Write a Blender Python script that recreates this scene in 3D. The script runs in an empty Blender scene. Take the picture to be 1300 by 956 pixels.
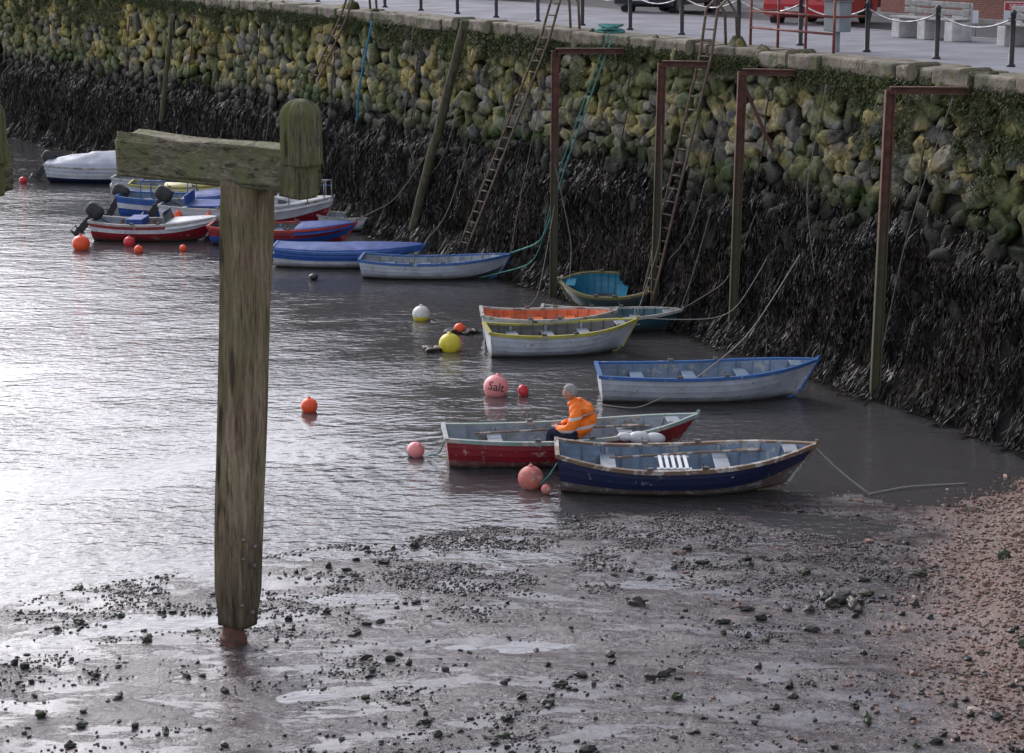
import bpy, math, random
import numpy as np
from mathutils import Vector, Matrix
random.seed(7); rng=np.random.default_rng(7)
R=math.radians
scene=bpy.context.scene
COL=scene.collection

# ------------------------------------------------------------ noise helpers
def _h(ix,iy,iz):
    n=((ix*73856093)^(iy*19349663)^(iz*83492791))&0xffffff
    n=(n*(n*n*15731+789221)+1376312589)&0x7fffffff
    return n/float(0x7fffffff)
def vn(x,y,z=0.0):
    x=np.asarray(x,float)+1000; y=np.asarray(y,float)+1000; z=np.asarray(z,float)+1000+0*x
    x,y,z=np.broadcast_arrays(x,y,z)
    ix=np.floor(x).astype(np.int64); iy=np.floor(y).astype(np.int64); iz=np.floor(z).astype(np.int64)
    fx=x-ix; fy=y-iy; fz=z-iz
    fx=fx*fx*(3-2*fx); fy=fy*fy*(3-2*fy); fz=fz*fz*(3-2*fz)
    def L(a,b,t): return a+(b-a)*t
    r=L(L(L(_h(ix,iy,iz),_h(ix+1,iy,iz),fx),L(_h(ix,iy+1,iz),_h(ix+1,iy+1,iz),fx),fy),
        L(L(_h(ix,iy,iz+1),_h(ix+1,iy,iz+1),fx),L(_h(ix,iy+1,iz+1),_h(ix+1,iy+1,iz+1),fx),fy),fz)
    return r
def fbm(x,y,z=0.0,o=4):
    a=.5; s=0; t=0; f=1.0
    for i in range(o):
        s=s+a*vn(np.asarray(x)*f+i*17.3,np.asarray(y)*f-i*9.1,np.asarray(z)*f); t+=a; a*=.5; f*=2.03
    return s/t
def sstep(a,b,x):
    t=np.clip((np.asarray(x,float)-a)/(b-a),0,1); return t*t*(3-2*t)

# ------------------------------------------------------------ mesh helpers
def bigmesh(name,V,F,mat,col=None,smooth=True,parent=None):
    V=np.asarray(V,np.float32); F=np.asarray(F,np.int32)
    me=bpy.data.meshes.new(name)
    me.vertices.add(len(V)); me.vertices.foreach_set('co',V.ravel())
    me.loops.add(F.size); me.loops.foreach_set('vertex_index',F.ravel())
    me.polygons.add(len(F)); me.polygons.foreach_set('loop_start',np.arange(len(F),dtype=np.int32)*F.shape[1])
    me.update(calc_edges=True); me.validate()
    me.polygons.foreach_set('use_smooth',np.full(len(me.polygons),smooth))
    if col is not None:
        c=np.ones((len(V),4),np.float32); c[:,:3]=col
        a=me.color_attributes.new('Col','FLOAT_COLOR','POINT'); a.data.foreach_set('color',c.ravel())
    me.materials.append(mat)
    ob=bpy.data.objects.new(name,me); COL.objects.link(ob)
    if parent: ob.parent=parent
    return ob
def empty(name,loc=(0,0,0),rot=(0,0,0)):
    e=bpy.data.objects.new(name,None); e.location=loc; e.rotation_euler=rot; e.empty_display_size=.3
    COL.objects.link(e); return e
class MB:
    def __init__(s): s.v=[]; s.f=[]; s.m=[]; s.n=0
    def add(s,vs,fs,mi=0):
        vs=np.asarray(vs,float).reshape(-1,3); s.v.append(vs)
        for k,f in enumerate(fs):
            s.f.append([int(i)+s.n for i in f]); s.m.append(mi if not hasattr(mi,'__len__') else mi[k])
        s.n+=len(vs)
    def box(s,c,d,mi=0,rot=None,taper=1.0):
        d=np.array(d)/2.; vs=[]
        for z in(-1,1):
            k=taper if z>0 else 1
            for x,y in((-1,-1),(1,-1),(1,1),(-1,1)): vs.append([x*d[0]*k,y*d[1]*k,z*d[2]])
        vs=np.array(vs)
        if rot is not None:
            m=np.array(Matrix.Rotation(rot[2],3,'Z')@Matrix.Rotation(rot[1],3,'Y')@Matrix.Rotation(rot[0],3,'X')); vs=vs@m.T
        s.add(vs+np.array(c),[(3,2,1,0),(4,5,6,7),(0,1,5,4),(1,2,6,5),(2,3,7,6),(3,0,4,7)],mi)
    def beam(s,p0,p1,w,h,mi=0):
        p0=np.array(p0,float);p1=np.array(p1,float);d=p1-p0;L=np.linalg.norm(d);d/=L
        up=np.array([0,0,1.]) if abs(d[2])<.9 else np.array([0,1.,0])
        a=np.cross(d,up);a/=np.linalg.norm(a);b=np.cross(a,d)
        vs=[]
        for p in(p0,p1):
            for x,y in((-1,-1),(1,-1),(1,1),(-1,1)): vs.append(p+a*x*w/2+b*y*h/2)
        s.add(vs,[(3,2,1,0),(4,5,6,7),(0,1,5,4),(1,2,6,5),(2,3,7,6),(3,0,4,7)],mi)
    def tube(s,pts,r,n=8,mi=0,caps=True):
        pts=np.array(pts,float);K=len(pts); r=np.broadcast_to(np.asarray(r,float),(K,))
        T=np.gradient(pts,axis=0);T/=np.linalg.norm(T,axis=1)[:,None]+1e-9
        ref=np.array([0,0,1.]) if abs(T[0][2])<.9 else np.array([1.,0,0])
        a=np.cross(T[0],ref);a/=np.linalg.norm(a);vs=[]
        for k in range(K):
            a=a-T[k]*a.dot(T[k]);a/=np.linalg.norm(a);b=np.cross(T[k],a)
            for j in range(n):
                th=2*math.pi*j/n; vs.append(pts[k]+r[k]*(a*math.cos(th)+b*math.sin(th)))
        fs=[(k*n+j,k*n+(j+1)%n,(k+1)*n+(j+1)%n,(k+1)*n+j) for k in range(K-1) for j in range(n)]
        if caps: fs+=[tuple(range(n))[::-1],tuple((K-1)*n+j for j in range(n))]
        s.add(vs,fs,mi)
    def ell(s,c,r,mi=0,seg=18,rings=12,rot=None,fn=None):
        vs=[];fs=[]
        for i in range(rings+1):
            ph=math.pi*i/rings
            for j in range(seg):
                th=2*math.pi*j/seg; vs.append([math.sin(ph)*math.cos(th),math.sin(ph)*math.sin(th),math.cos(ph)])
        vs=np.array(vs)
        if fn is not None: vs=fn(vs)
        vs=vs*np.array(r)
        if rot is not None: vs=vs@np.array(Matrix.Rotation(rot[2],3,'Z')@Matrix.Rotation(rot[1],3,'Y')@Matrix.Rotation(rot[0],3,'X')).T
        for i in range(rings):
            for j in range(seg):
                a=i*seg+j;b=i*seg+(j+1)%seg; fs.append((a,a+seg,b+seg,b))
        s.add(vs+np.array(c),fs,mi)
    def grid(s,G,mi=0):
        G=np.asarray(G,float);a,b=G.shape[:2]
        s.add(G.reshape(-1,3),[(i*b+j,i*b+j+1,(i+1)*b+j+1,(i+1)*b+j) for i in range(a-1) for j in range(b-1)],mi)
    def build(s,name,mats,parent=None,smooth=False,bevel=0,loc=None,rot=None,seg=2):
        me=bpy.data.meshes.new(name); V=np.concatenate(s.v)
        me.from_pydata(V.tolist(),[],s.f); me.validate()
        for m in mats: me.materials.append(m)
        if len(me.polygons)==len(s.m): me.polygons.foreach_set('material_index',s.m)
        me.polygons.foreach_set('use_smooth',[smooth]*len(me.polygons)); me.update()
        ob=bpy.data.objects.new(name,me); COL.objects.link(ob)
        if parent: ob.parent=parent
        if loc is not None: ob.location=loc
        if rot is not None: ob.rotation_euler=rot
        if bevel: 
            b=ob.modifiers.new('b','BEVEL'); b.width=bevel; b.segments=seg; b.limit_method='ANGLE'; b.angle_limit=R(40)
        return ob

# ------------------------------------------------------------ materials
def _mixn(nt,fac,a,b):
    m=nt.nodes.new('ShaderNodeMix'); m.data_type='RGBA'
    for sock,v in((m.inputs[0],fac),(m.inputs[6],a),(m.inputs[7],b)):
        if isinstance(v,(tuple,list)): sock.default_value=(*v[:3],1)
        elif isinstance(v,(int,float)): sock.default_value=v
        else: nt.links.new(v,sock)
    return m.outputs[2]
def _noise(nt,vec,scale,detail=5,rough=.6):
    n=nt.nodes.new('ShaderNodeTexNoise'); n.inputs['Scale'].default_value=scale; n.inputs['Detail'].default_value=detail
    n.inputs['Roughness'].default_value=rough
    nt.links.new(vec,n.inputs['Vector']); return n.outputs['Fac']
def _map(nt,val,a,b,c=0.,d=1.):
    m=nt.nodes.new('ShaderNodeMapRange'); m.clamp=True
    nt.links.new(val,m.inputs[0])
    for i,v in enumerate((a,b,c,d)): m.inputs[i+1].default_value=v
    return m.outputs[0]
def _math(nt,op,a,b=0.):
    m=nt.nodes.new('ShaderNodeMath'); m.operation=op
    for i,v in enumerate((a,b)):
        if isinstance(v,(int,float)): m.inputs[i].default_value=v
        else: nt.links.new(v,m.inputs[i])
    return m.outputs[0]
def base(name):
    m=bpy.data.materials.new(name); m.use_nodes=True; nt=m.node_tree
    return m,nt,nt.nodes['Principled BSDF']
def coords(nt,stretch=(1,1,1),kind='Object'):
    tc=nt.nodes.new('ShaderNodeTexCoord'); mp=nt.nodes.new('ShaderNodeMapping')
    mp.inputs['Scale'].default_value=stretch; nt.links.new(tc.outputs[kind],mp.inputs['Vector'])
    return mp.outputs['Vector'],tc
def bumpn(nt,bs,h,strength,dist,prev=None):
    b=nt.nodes.new('ShaderNodeBump'); b.inputs['Strength'].default_value=strength; b.inputs['Distance'].default_value=dist
    nt.links.new(h,b.inputs['Height'])
    if prev is not None: nt.links.new(prev,b.inputs['Normal'])
    nt.links.new(b.outputs['Normal'],bs.inputs['Normal']); return b.outputs['Normal']
def M(name,c1,c2=None,rough=.6,scale=6,metal=0,bump=.0,bdist=.01,bscale=None,stretch=(1,1,1),chips=None,dirt=None,rv=.15,spec=.5):
    m,nt,bs=base(name); v,tc=coords(nt,stretch)
    if c2 is None: c2=tuple(x*.7 for x in c1)
    n=_noise(nt,v,scale); col=_mixn(nt,_map(nt,n,.35,.65),c1,c2)
    if chips:
        cc,th,cs=chips; k=_noise(nt,v,cs,6,.7); col=_mixn(nt,_map(nt,k,th,th+.04),col,cc)
    if dirt:
        dc,z0,z1=dirt; sp=nt.nodes.new('ShaderNodeSeparateXYZ'); nt.links.new(tc.outputs['Object'],sp.inputs[0])
        k=_noise(nt,v,7,5,.7); zz=_math(nt,'ADD',sp.outputs['Z'],_math(nt,'MULTIPLY',_math(nt,'SUBTRACT',k,.5),.5*(abs(z1-z0)+.1)))
        col=_mixn(nt,_map(nt,zz,z0,z1,.9,0.),col,dc)
    nt.links.new(col,bs.inputs['Base Color'])
    nt.links.new(_map(nt,n,.3,.7,max(.02,rough-rv),min(1,rough+rv)),bs.inputs['Roughness'])
    bs.inputs['Metallic'].default_value=metal; bs.inputs['Specular IOR Level'].default_value=spec
    if bump: bumpn(nt,bs,_noise(nt,v,bscale or scale*3,5,.65),bump,bdist)
    return m
def Mcol(name,rough=.7,nscale=20,amt=.45,bump=.4,bdist=.01,spec=.4,rv=.15):
    m,nt,bs=base(name); v,tc=coords(nt)
    a=nt.nodes.new('ShaderNodeAttribute'); a.attribute_name='Col'
    n=_noise(nt,v,nscale,5,.65)
    mul=nt.nodes.new('ShaderNodeVectorMath'); mul.operation='SCALE'
    nt.links.new(a.outputs['Color'],mul.inputs[0]); nt.links.new(_map(nt,n,.3,.7,1-amt,1+amt),mul.inputs['Scale'])
    nt.links.new(mul.outputs[0],bs.inputs['Base Color'])
    nt.links.new(_map(nt,n,.3,.7,rough-rv,min(1,rough+rv)),bs.inputs['Roughness']); bs.inputs['Specular IOR Level'].default_value=spec
    if bump: bumpn(nt,bs,n,bump,bdist)
    return m

# ------------------------------------------------------------ world, sun, camera
SUN_AZ=-33; SUN_EL=32
w=bpy.data.worlds.new("World"); scene.world=w; w.use_nodes=True; nt=w.node_tree
bg=nt.nodes['Background']; sky=nt.nodes.new('ShaderNodeTexSky'); sky.sky_type='NISHITA'; sky.sun_disc=False
sky.sun_elevation=R(SUN_EL); sky.sun_rotation=R(SUN_AZ%360); sky.air_density=1.0; sky.dust_density=2.2; sky.ozone_density=1.5
hs=nt.nodes.new('ShaderNodeHueSaturation'); hs.inputs['Saturation'].default_value=.34; hs.inputs['Value'].default_value=1.8
nt.links.new(sky.outputs[0],hs.inputs['Color'])
tint=_mixn(nt,1.0,(1,1,1),(1,1,1)); tn=tint.node; tn.blend_type='MULTIPLY'; nt.links.new(hs.outputs[0],tn.inputs[6]); tn.inputs[7].default_value=(.97,.965,1.04,1)
nt.links.new(tint,bg.inputs['Color'])
bg.inputs['Strength'].default_value=.15
sd=bpy.data.lights.new('sun','SUN'); sd.energy=.95; sd.angle=R(18); sd.color=(1,.97,.95)
so=bpy.data.objects.new('sun',sd); COL.objects.link(so)
dirv=Vector((math.sin(R(SUN_AZ))*math.cos(R(SUN_EL)),math.cos(R(SUN_AZ))*math.cos(R(SUN_EL)),math.sin(R(SUN_EL))))
so.rotation_euler=dirv.to_track_quat('Z','Y').to_euler(); so.location=(-20,60,40)
cd=bpy.data.cameras.new('camera'); cam=bpy.data.objects.new('camera',cd); COL.objects.link(cam)
cam.location=(0,0,9); cam.rotation_euler=(R(90-13.1),0,0); cd.sensor_width=36; cd.lens=70.6; cd.clip_end=3000; cd.clip_start=.1
scene.camera=cam
scene.view_settings.view_transform='Standard'; scene.view_settings.look='None'; scene.view_settings.exposure=0

# ------------------------------------------------------------ quay wall line
Wc=np.array([(20,10),(16.8,18),(12.6,28),(9.3,35),(6.75,40.2),(5.35,42.9),(2.3,48.1),(-.5,53),(-4.7,60.3),(-10.3,69.2),(-21,85),(-34,103),(-60,138)],float)
cl=np.concatenate([[0],np.cumsum(np.linalg.norm(np.diff(Wc,axis=0),axis=1))])
ss=np.linspace(0,cl[-1],1200)
WX=np.interp(ss,cl,Wc[:,0]); WY=np.interp(ss,cl,Wc[:,1])
ker=np.hanning(41);ker/=ker.sum()
def smo(a):
    p=np.concatenate([2*a[0]-a[20:0:-1],a,2*a[-1]-a[-2:-22:-1]]); return np.convolve(p,ker,'valid')
WX=smo(WX);WY=smo(WY)
TX=np.gradient(WX,ss);TY=np.gradient(WY,ss);tl=np.hypot(TX,TY);TX/=tl;TY/=tl
def wall(s,off=0.,h=0.):
    s=np.asarray(s,float); x=np.interp(s,ss,WX);y=np.interp(s,ss,WY);tx=np.interp(s,ss,TX);ty=np.interp(s,ss,TY)
    nx,ny=-ty,tx      # outward (harbour side)
    off=np.asarray(off,float)
    X,Y,Z=np.broadcast_arrays(x+nx*off,y+ny*off,np.asarray(h,float)); return np.stack([X,Y,Z],-1)
def frame(s):
    tx=np.interp(s,ss,TX);ty=np.interp(s,ss,TY); T=np.stack([tx,ty,0*tx],-1);N=np.stack([-ty,tx,0*tx],-1); return T,N
def near_s(x,y): return ss[np.argmin((WX-x)**2+(WY-y)**2)]
S_TOT=ss[-1]
BAT=.80
def batter(h): return BAT*(1-np.clip(np.asarray(h,float),-1,6)/6)
def weedlim(s): return 3.0+.35*sstep(45,30,s)+.7*(fbm(np.asarray(s)*.4,3.3,0,3)-.5)*2*.6
def weedoff(s,h):
    lim=weedlim(s)
    k=sstep(lim+.15,lim-.7,h)
    foot=sstep(.7,0,h)*(.15+.25*vn(s*.8,1.,2))
    return k*(.12+.20*fbm(s*1.1,h*.8,5,3)+.16*vn(s*2.6,h*1.6,8))+foot , lim

# ------------------------------------------------------------ wall backing
m_back=M('wall_core_mat',(.010,.009,.008),(.022,.018,.014),rough=.9,scale=3,bump=.6,bdist=.04)
sv=np.arange(0,S_TOT,.14); hv=np.arange(-1.2,6.01,.12)
SG,HG=np.meshgrid(sv,hv,indexing='ij')
wo,_=weedoff(SG,HG)
G=wall(SG,batter(HG)+wo-.03-.07*sstep(2.8,3.6,HG)+.10*(fbm(SG*2.4,HG*2.4,1,3)-.5),HG)
a,b=SG.shape; idx=np.arange(a*b).reshape(a,b)
F=np.stack([idx[:-1,:-1],idx[1:,:-1],idx[1:,1:],idx[:-1,1:]],-1).reshape(-1,4)
quay=empty('harbour_wall')
bigmesh('wall_core',G.reshape(-1,3),F,m_back,parent=quay)

# icosphere templates
import bmesh
def ico(n):
    bm=bmesh.new(); bmesh.ops.create_icosphere(bm,subdivisions=n,radius=1)
    V=np.array([v.co[:] for v in bm.verts]); F=np.array([[v.index for v in f.verts] for f in bm.faces]); bm.free(); return V,F
ICO={1:ico(1),2:ico(2),3:ico(3),4:ico(4)}
def blobs(C,A,Rm,lvl,colors,rough=.25,power=.75,seed=0,fine=0.):
    V,F=ICO[lvl]; n=len(C)
    P=np.sign(V)*np.abs(V)**power; P=P/np.linalg.norm(P,axis=1)[:,None]**.6
    k=np.arange(n)[:,None]*3.7+seed
    r=1+rough*(vn(V[None,:,0]*1.7+k,V[None,:,1]*1.7,V[None,:,2]*1.7)-.5)*2
    if fine: r=r+fine*(vn(V[None,:,0]*4.5+k,V[None,:,1]*4.5,V[None,:,2]*4.5)-.5)*2
    Q=P[None]*r[...,None]*A[:,None,:]
    Q=np.einsum('nij,nkj->nki',Rm,Q)+C[:,None,:]
    FF=(F[None]+(np.arange(n)*len(V))[:,None,None]).reshape(-1,3)
    Cc=np.repeat(colors[:,None,:],len(V),1)
    return Q,FF,Cc
def pal(cols,w,n):
    cols=np.array(cols); w=np.array(w,float); w/=w.sum(); return cols[rng.choice(len(cols),n,p=w)]

# ------------------------------------------------------------ wall stones
m_stone=Mcol('wall_stone_mat',rough=.8,nscale=7,amt=.65,bump=.9,bdist=.05,spec=.25)
def stones(s0,s1,lvl,name):
    S=[];H=[]
    for r,h in enumerate(np.arange(1.9,5.85,.30)):
        q=s0; 
        while q<s1:
            wdt=rng.uniform(.22,.66); S.append(q+wdt/2); H.append((h+rng.normal(0,.075),wdt)); q+=wdt
    H=np.array(H); Wd=H[:,1]; H=H[:,0]; S=np.array(S); n=len(S)
    T,N=frame(S)
    wo,lim=weedoff(S,H)
    off=batter(H)+wo*.55+rng.normal(0,.05,n)-.03
    C=wall(S,off,H)
    up=np.array([0,0,1.])+N*(-.13); up/=np.linalg.norm(up,axis=1)[:,None]
    ang=rng.normal(.5,.6,n); ca=np.cos(ang)[:,None]; sa=np.sin(ang)[:,None]
    a1=T*ca+up*sa; a2=-T*sa+up*ca
    Rm=np.stack([a1,a2,N],-1)
    A=np.stack([Wd*.56+.03,(.11+.14*Wd)*rng.uniform(.8,1.25,n),.17*rng.uniform(.7,1.35,n)],-1)
    base_=pal([(.15,.14,.115),(.215,.20,.16),(.085,.08,.066),(.225,.205,.145),(.13,.13,.085),(.12,.125,.11)],[3,2.5,3.5,2,2,2.5],n)*rng.uniform(.5,1.25,(n,1))
    Q,FF,Cc=blobs(C,A,Rm,lvl,base_,rough=.36,power=.50,fine=.11)
    k=Q.shape[1]; SS=np.repeat(S[:,None],k,1); Z=Q[...,2]
    far=sstep(34,66,SS); sel=rng.uniform(0,1,(n,1))
    lich=sstep(.50,.63,fbm(Q[...,0]*2.0,Q[...,1]*2.0,Z*2.5,4)+.09*far+.07*sstep(3.4,4.6,Z)-.05+.14*(sel-.5))*sstep(3.1,3.9,Z)*(.52+.22*far)
    moss=sstep(.50,.62,fbm(Q[...,0]*1.1+40,Q[...,1]*1.1,Z*1.5,4)+.13*sstep(4.7,5.6,Z))*.8
    mossl=sstep(.52,.60,fbm(Q[...,0]*.7+90,Q[...,1]*.7,Z*1.5,3))*sstep(2.6,3.0,Z)*sstep(4.0,3.4,Z)
    Cc=Cc*(1-lich[...,None])+np.array([.34,.27,.065])*lich[...,None]
    Cc=Cc*(1-moss[...,None])+np.array([.08,.095,.028])*moss[...,None]
    Cc=Cc*(1-mossl[...,None])+np.array([.055,.09,.018])*mossl[...,None]
    # gap shade painted into the colour: darker toward the back of each stone
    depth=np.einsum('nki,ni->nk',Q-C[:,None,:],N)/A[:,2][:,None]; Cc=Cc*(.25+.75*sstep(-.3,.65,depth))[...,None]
    dk=sstep(.75,-.15,Z-weedlim(SS)); Cc=Cc*(1-.90*dk[...,None])
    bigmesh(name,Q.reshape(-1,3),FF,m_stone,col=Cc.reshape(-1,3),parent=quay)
stones(12,50,3,'stones_near'); stones(50,118,2,'stones_far')

# ------------------------------------------------------------ strands
def strands(name,S,H,Ln,Wd,K,offf,colors,mat,parent=None,lean=.15,spread=.03):
    n=len(S); k=np.linspace(0,1,K)[None]
    hh=H[:,None]-Ln[:,None]*k
    sw=S[:,None]+lean*rng.normal(0,1,(n,1))*k*Ln[:,None]+spread*np.sin(k*rng.uniform(3,9,(n,1))+rng.uniform(0,6,(n,1)))
    off=offf(sw,hh,k)
    under=np.clip(.02-hh,0,None); hh=np.maximum(hh,.02+.0*hh); off=off+under*.6
    P=wall(sw,off,hh); T,N=frame(sw)
    wd=(Wd[:,None]*(1-.55*k))[...,None]
    tw=rng.uniform(-1.2,1.2,(n,1,1))+1.2*np.sin(k*5+rng.uniform(0,6,(n,1)))[...,None]; side=T*np.cos(tw)+N*np.sin(tw)
    V=np.stack([P-side*wd,P+side*wd],2)
    ids=np.arange(n*K*2).reshape(n,K,2)
    F=np.stack([ids[:,:-1,0],ids[:,:-1,1],ids[:,1:,1],ids[:,1:,0]],-1).reshape(-1,4)
    C=np.repeat(np.repeat(colors[:,None,None,:],K,1),2,2)
    return bigmesh(name,V.reshape(-1,3),F,mat,col=C.reshape(-1,3),smooth=False,parent=parent)
m_weed=Mcol('seaweed_mat',rough=.45,nscale=6,amt=.6,bump=0,spec=.32,rv=.15)
n=72000
S=16+(rng.uniform(0,1,n)**1.5)*98
wl=weedlim(S)
H=rng.uniform(.02,1.0,n)*(wl+.15+.7*(vn(S*1.7,9,1)-.5))
clump=fbm(S*1.9,H*1.3,4,3); keep=clump>.34; S=S[keep];H=H[keep];n=len(S)
cc=pal([(.020,.014,.011),(.030,.021,.014),(.011,.009,.009),(.044,.031,.019),(.022,.024,.013)],[4,3,4,1.3,.6],n)
lum=.35+1.25*sstep(.3,.75,fbm(S*1.6,H*1.3,21,3))[:,None]
def offw(sw,hh,k):
    wo,_=weedoff(sw,hh); return batter(hh)+np.maximum(wo,.07)+.03+.09*np.sin(k*3.1)*vn(sw*5,hh*2,2)+.07*vn(sw*9,2*hh,7)
strands('seaweed',S,H,rng.uniform(.18,.75,n)*(1+.4*(vn(S*3,H*2,3)-.5)),rng.uniform(.008,.024,n),5,offw,cc*lum,m_weed,parent=None,lean=.25,spread=.035)

m_green=Mcol('wall_plant_mat',rough=.6,nscale=3,amt=.4,bump=0,spec=.3)
n=46000
S=16+rng.uniform(0,1,n)**1.2*98
dens=fbm(S*.28+3,7.7,0,3)
H=6.0-np.abs(rng.normal(0,1,n))*(.16+1.1*sstep(.42,.7,dens))
cl_=fbm(S*1.1,H*1.4,2,3); keep=(cl_>.49)|((H>5.7)&(cl_>.38)); S=S[keep];H=H[keep];n=len(S)
gc=pal([(.055,.08,.020),(.075,.10,.028),(.04,.058,.018),(.11,.115,.04),(.10,.075,.04)],[4,3,3,1.5,1.5],n)*rng.uniform(.6,1.3,(n,1))
_len=rng.uniform(.06,.24,n)
strands('wall_plants',S,H,_len,rng.uniform(.006,.020,n),4,lambda sw,hh,k: batter(hh)+.12+.14*np.sin(k*2.6),gc,m_green,lean=.8)

# ------------------------------------------------------------ coping and promenade
m_cope=M('coping_mat',(.25,.205,.155),(.10,.085,.065),rough=.85,scale=2.5,bump=.8,bdist=.04,bscale=9,chips=((.09,.10,.04),.53,3.))
mb=MB(); s=6.
while s<118:
    L=rng.uniform(.9,1.5); T,N=frame(np.array(s+L/2)); p=wall(s+L/2,-.24+rng.normal(0,.025),5.97+rng.normal(0,.015))
    mb.box(p,(L-.03,.95,.32),0,rot=(rng.normal(0,.018),rng.normal(0,.008),math.atan2(T[1],T[0])+rng.normal(0,.012))); s+=L
mb.build('coping',[m_cope],quay,bevel=.05)
def ribbon(o0,o1,z,name,mat,s0=0,s1=None,parent=None,zside=None):
    q=np.arange(s0,s1 or S_TOT,1.0); g=[wall(q,-o0,z),wall(q,-o1,z)]
    if zside is not None: g=[wall(q,-o0,zside)]+g
    mb=MB(); mb.grid(np.stack(g,0)); return mb.build(name,[mat],parent)
m_pave=M('promenade_mat',(.22,.22,.245),(.15,.15,.165),rough=.75,scale=.8,bump=.2,bdist=.01,bscale=30)
m_road=M('road_mat',(.055,.055,.058),(.075,.073,.072),rough=.8,scale=1.2,bump=.3,bdist=.01,bscale=60)
m_kerb=M('kerb_mat',(.30,.29,.27),(.2,.19,.18),rough=.8,scale=3)
m_white=M('road_paint_mat',(.7,.7,.68),(.5,.5,.48),rough=.7,scale=8)
ribbon(.70,6.8,6.09,'promenade',m_pave)
ribbon(6.8,7.0,6.10,'kerb',m_kerb)
ribbon(7.0,12.6,5.98,'road',m_road)
ribbon(7.3,7.4,5.984,'road_marking',m_white)
ribbon(12.6,12.8,6.10,'kerb',m_kerb,zside=5.97)
ribbon(12.8,300,6.09,'pavement',m_pave)

# ------------------------------------------------------------ shore ground + water
shx=np.array([-400,-60,-14,-7,-3.5,.6,4.85,8.4,14,30,400]); shy=np.array([0,12,21,25.2,27.4,29.3,29.9,31.2,33,33,33.])
shy2=np.array([10,15,17.5,22.6,25.5,29,31.8,40]); shx2=np.array([7,6.4,5.7,5.5,5.6,6.7,8.2,10])
def gz(x,y,fine=True):
    ys=np.interp(x,shx,shy); d=ys-y
    z=np.where(d>0,d*.008,d*.05); z=np.clip(z,-1.8,.5)
    z=z+.15*(fbm(x*.45,y*1.1,3,4)-.50)*sstep(-3,1,d)+.022*(fbm(x*3,y*4,9,3)-.5)
    xs=np.interp(y,shy2,shx2)+.7*(fbm(y*.5,1.1,0,3)-.5)
    r=np.clip(x-xs,0,14); z=z+r*.16*sstep(0,1.2,r)
    return z
def shmask(x,y):
    xs=np.interp(y,shy2,shx2)+.9*(fbm(x*.6,y*.6,0,3)-.5)*2; return sstep(-.9,.8,x-xs+1.2*(fbm(x*1.5,y*2.5,4,4)-.5))
ex=np.cumsum(.06*1.18**np.arange(46)); 
gx=np.concatenate([(-9.5-ex)[::-1],np.arange(-9.5,11.5,.055),11.5+ex]); gy=np.concatenate([(16.5-ex)[::-1],np.arange(16.5,33,.055),33+ex])
GX,GY=np.meshgrid(gx,gy,indexing='ij'); GZ=gz(GX,GY)
a,b=GX.shape; idx=np.arange(a*b).reshape(a,b)
F=np.stack([idx[:-1,:-1],idx[1:,:-1],idx[1:,1:],idx[:-1,1:]],-1).reshape(-1,4)
sm=shmask(GX,GY); dk=sstep(.48,.62,fbm(GX*.55+5,GY*.8,2,4))
gcol=np.stack([sm,dk,0*sm],-1)
m_g,nt,bs=base('shore_mat'); v,tc=coords(nt); vs_,_=coords(nt,(.5,1.3,1))
at=nt.nodes.new('ShaderNodeAttribute'); at.attribute_name='Col'; sp=nt.nodes.new('ShaderNodeSeparateColor'); nt.links.new(at.outputs['Color'],sp.inputs[0])
n1=_noise(nt,vs_,1.6,6,.68); n2=_noise(nt,v,11,6,.72); n3=_noise(nt,v,45,3,.7)
wet=_math(nt,'MULTIPLY',_map(nt,n1,.40,.53),_math(nt,'SUBTRACT',1.,sp.outputs[0])); dry=_math(nt,'SUBTRACT',1.,wet)
mud=_mixn(nt,_map(nt,n2,.38,.62),(.042,.032,.032),(.15,.12,.118))
mud=_mixn(nt,_map(nt,n3,.56,.62),mud,(.02,.016,.016))
mud=_mixn(nt,_math(nt,'MULTIPLY',sp.outputs[1],.45),mud,(.03,.024,.024))
vo=nt.nodes.new('ShaderNodeTexVoronoi'); vo.inputs['Scale'].default_value=28; nt.links.new(v,vo.inputs['Vector'])
hv_=nt.nodes.new('ShaderNodeHueSaturation'); hv_.inputs['Saturation'].default_value=.35; nt.links.new(vo.outputs['Color'],hv_.inputs['Color'])
sh=_mixn(nt,.5,hv_.outputs[0],(.2,.10,.075)); sh2=nt.nodes.new('ShaderNodeVectorMath'); sh2.operation='MULTIPLY'; nt.links.new(sh,sh2.inputs[0]); sh2.inputs[1].default_value=(.38,.25,.19)
colr=_mixn(nt,sp.outputs[0],mud,sh2.outputs[0]); nt.links.new(colr,bs.inputs['Base Color'])
rr=_math(nt,'ADD',_map(nt,dry,0,1,.08,.30),_math(nt,'MULTIPLY',sp.outputs[0],.4)); nt.links.new(rr,bs.inputs['Roughness'])
bs.inputs['Specular IOR Level'].default_value=.95; bs.inputs['IOR'].default_value=1.5
dry2=_map(nt,dry,0,1,.16,1.)
p=bumpn(nt,bs,_math(nt,'MULTIPLY',n2,dry2),.9,.045); p=bumpn(nt,bs,_math(nt,'MULTIPLY',n3,dry2),.8,.014,p); 
vd=_math(nt,'MULTIPLY',_math(nt,'SUBTRACT',1.,vo.outputs['Distance']),sp.outputs[0]); bumpn(nt,bs,vd,.8,.02,p)
bigmesh('shore_ground',np.stack([GX,GY,GZ],-1).reshape(-1,3),F,m_g,col=gcol.reshape(-1,3))

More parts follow.
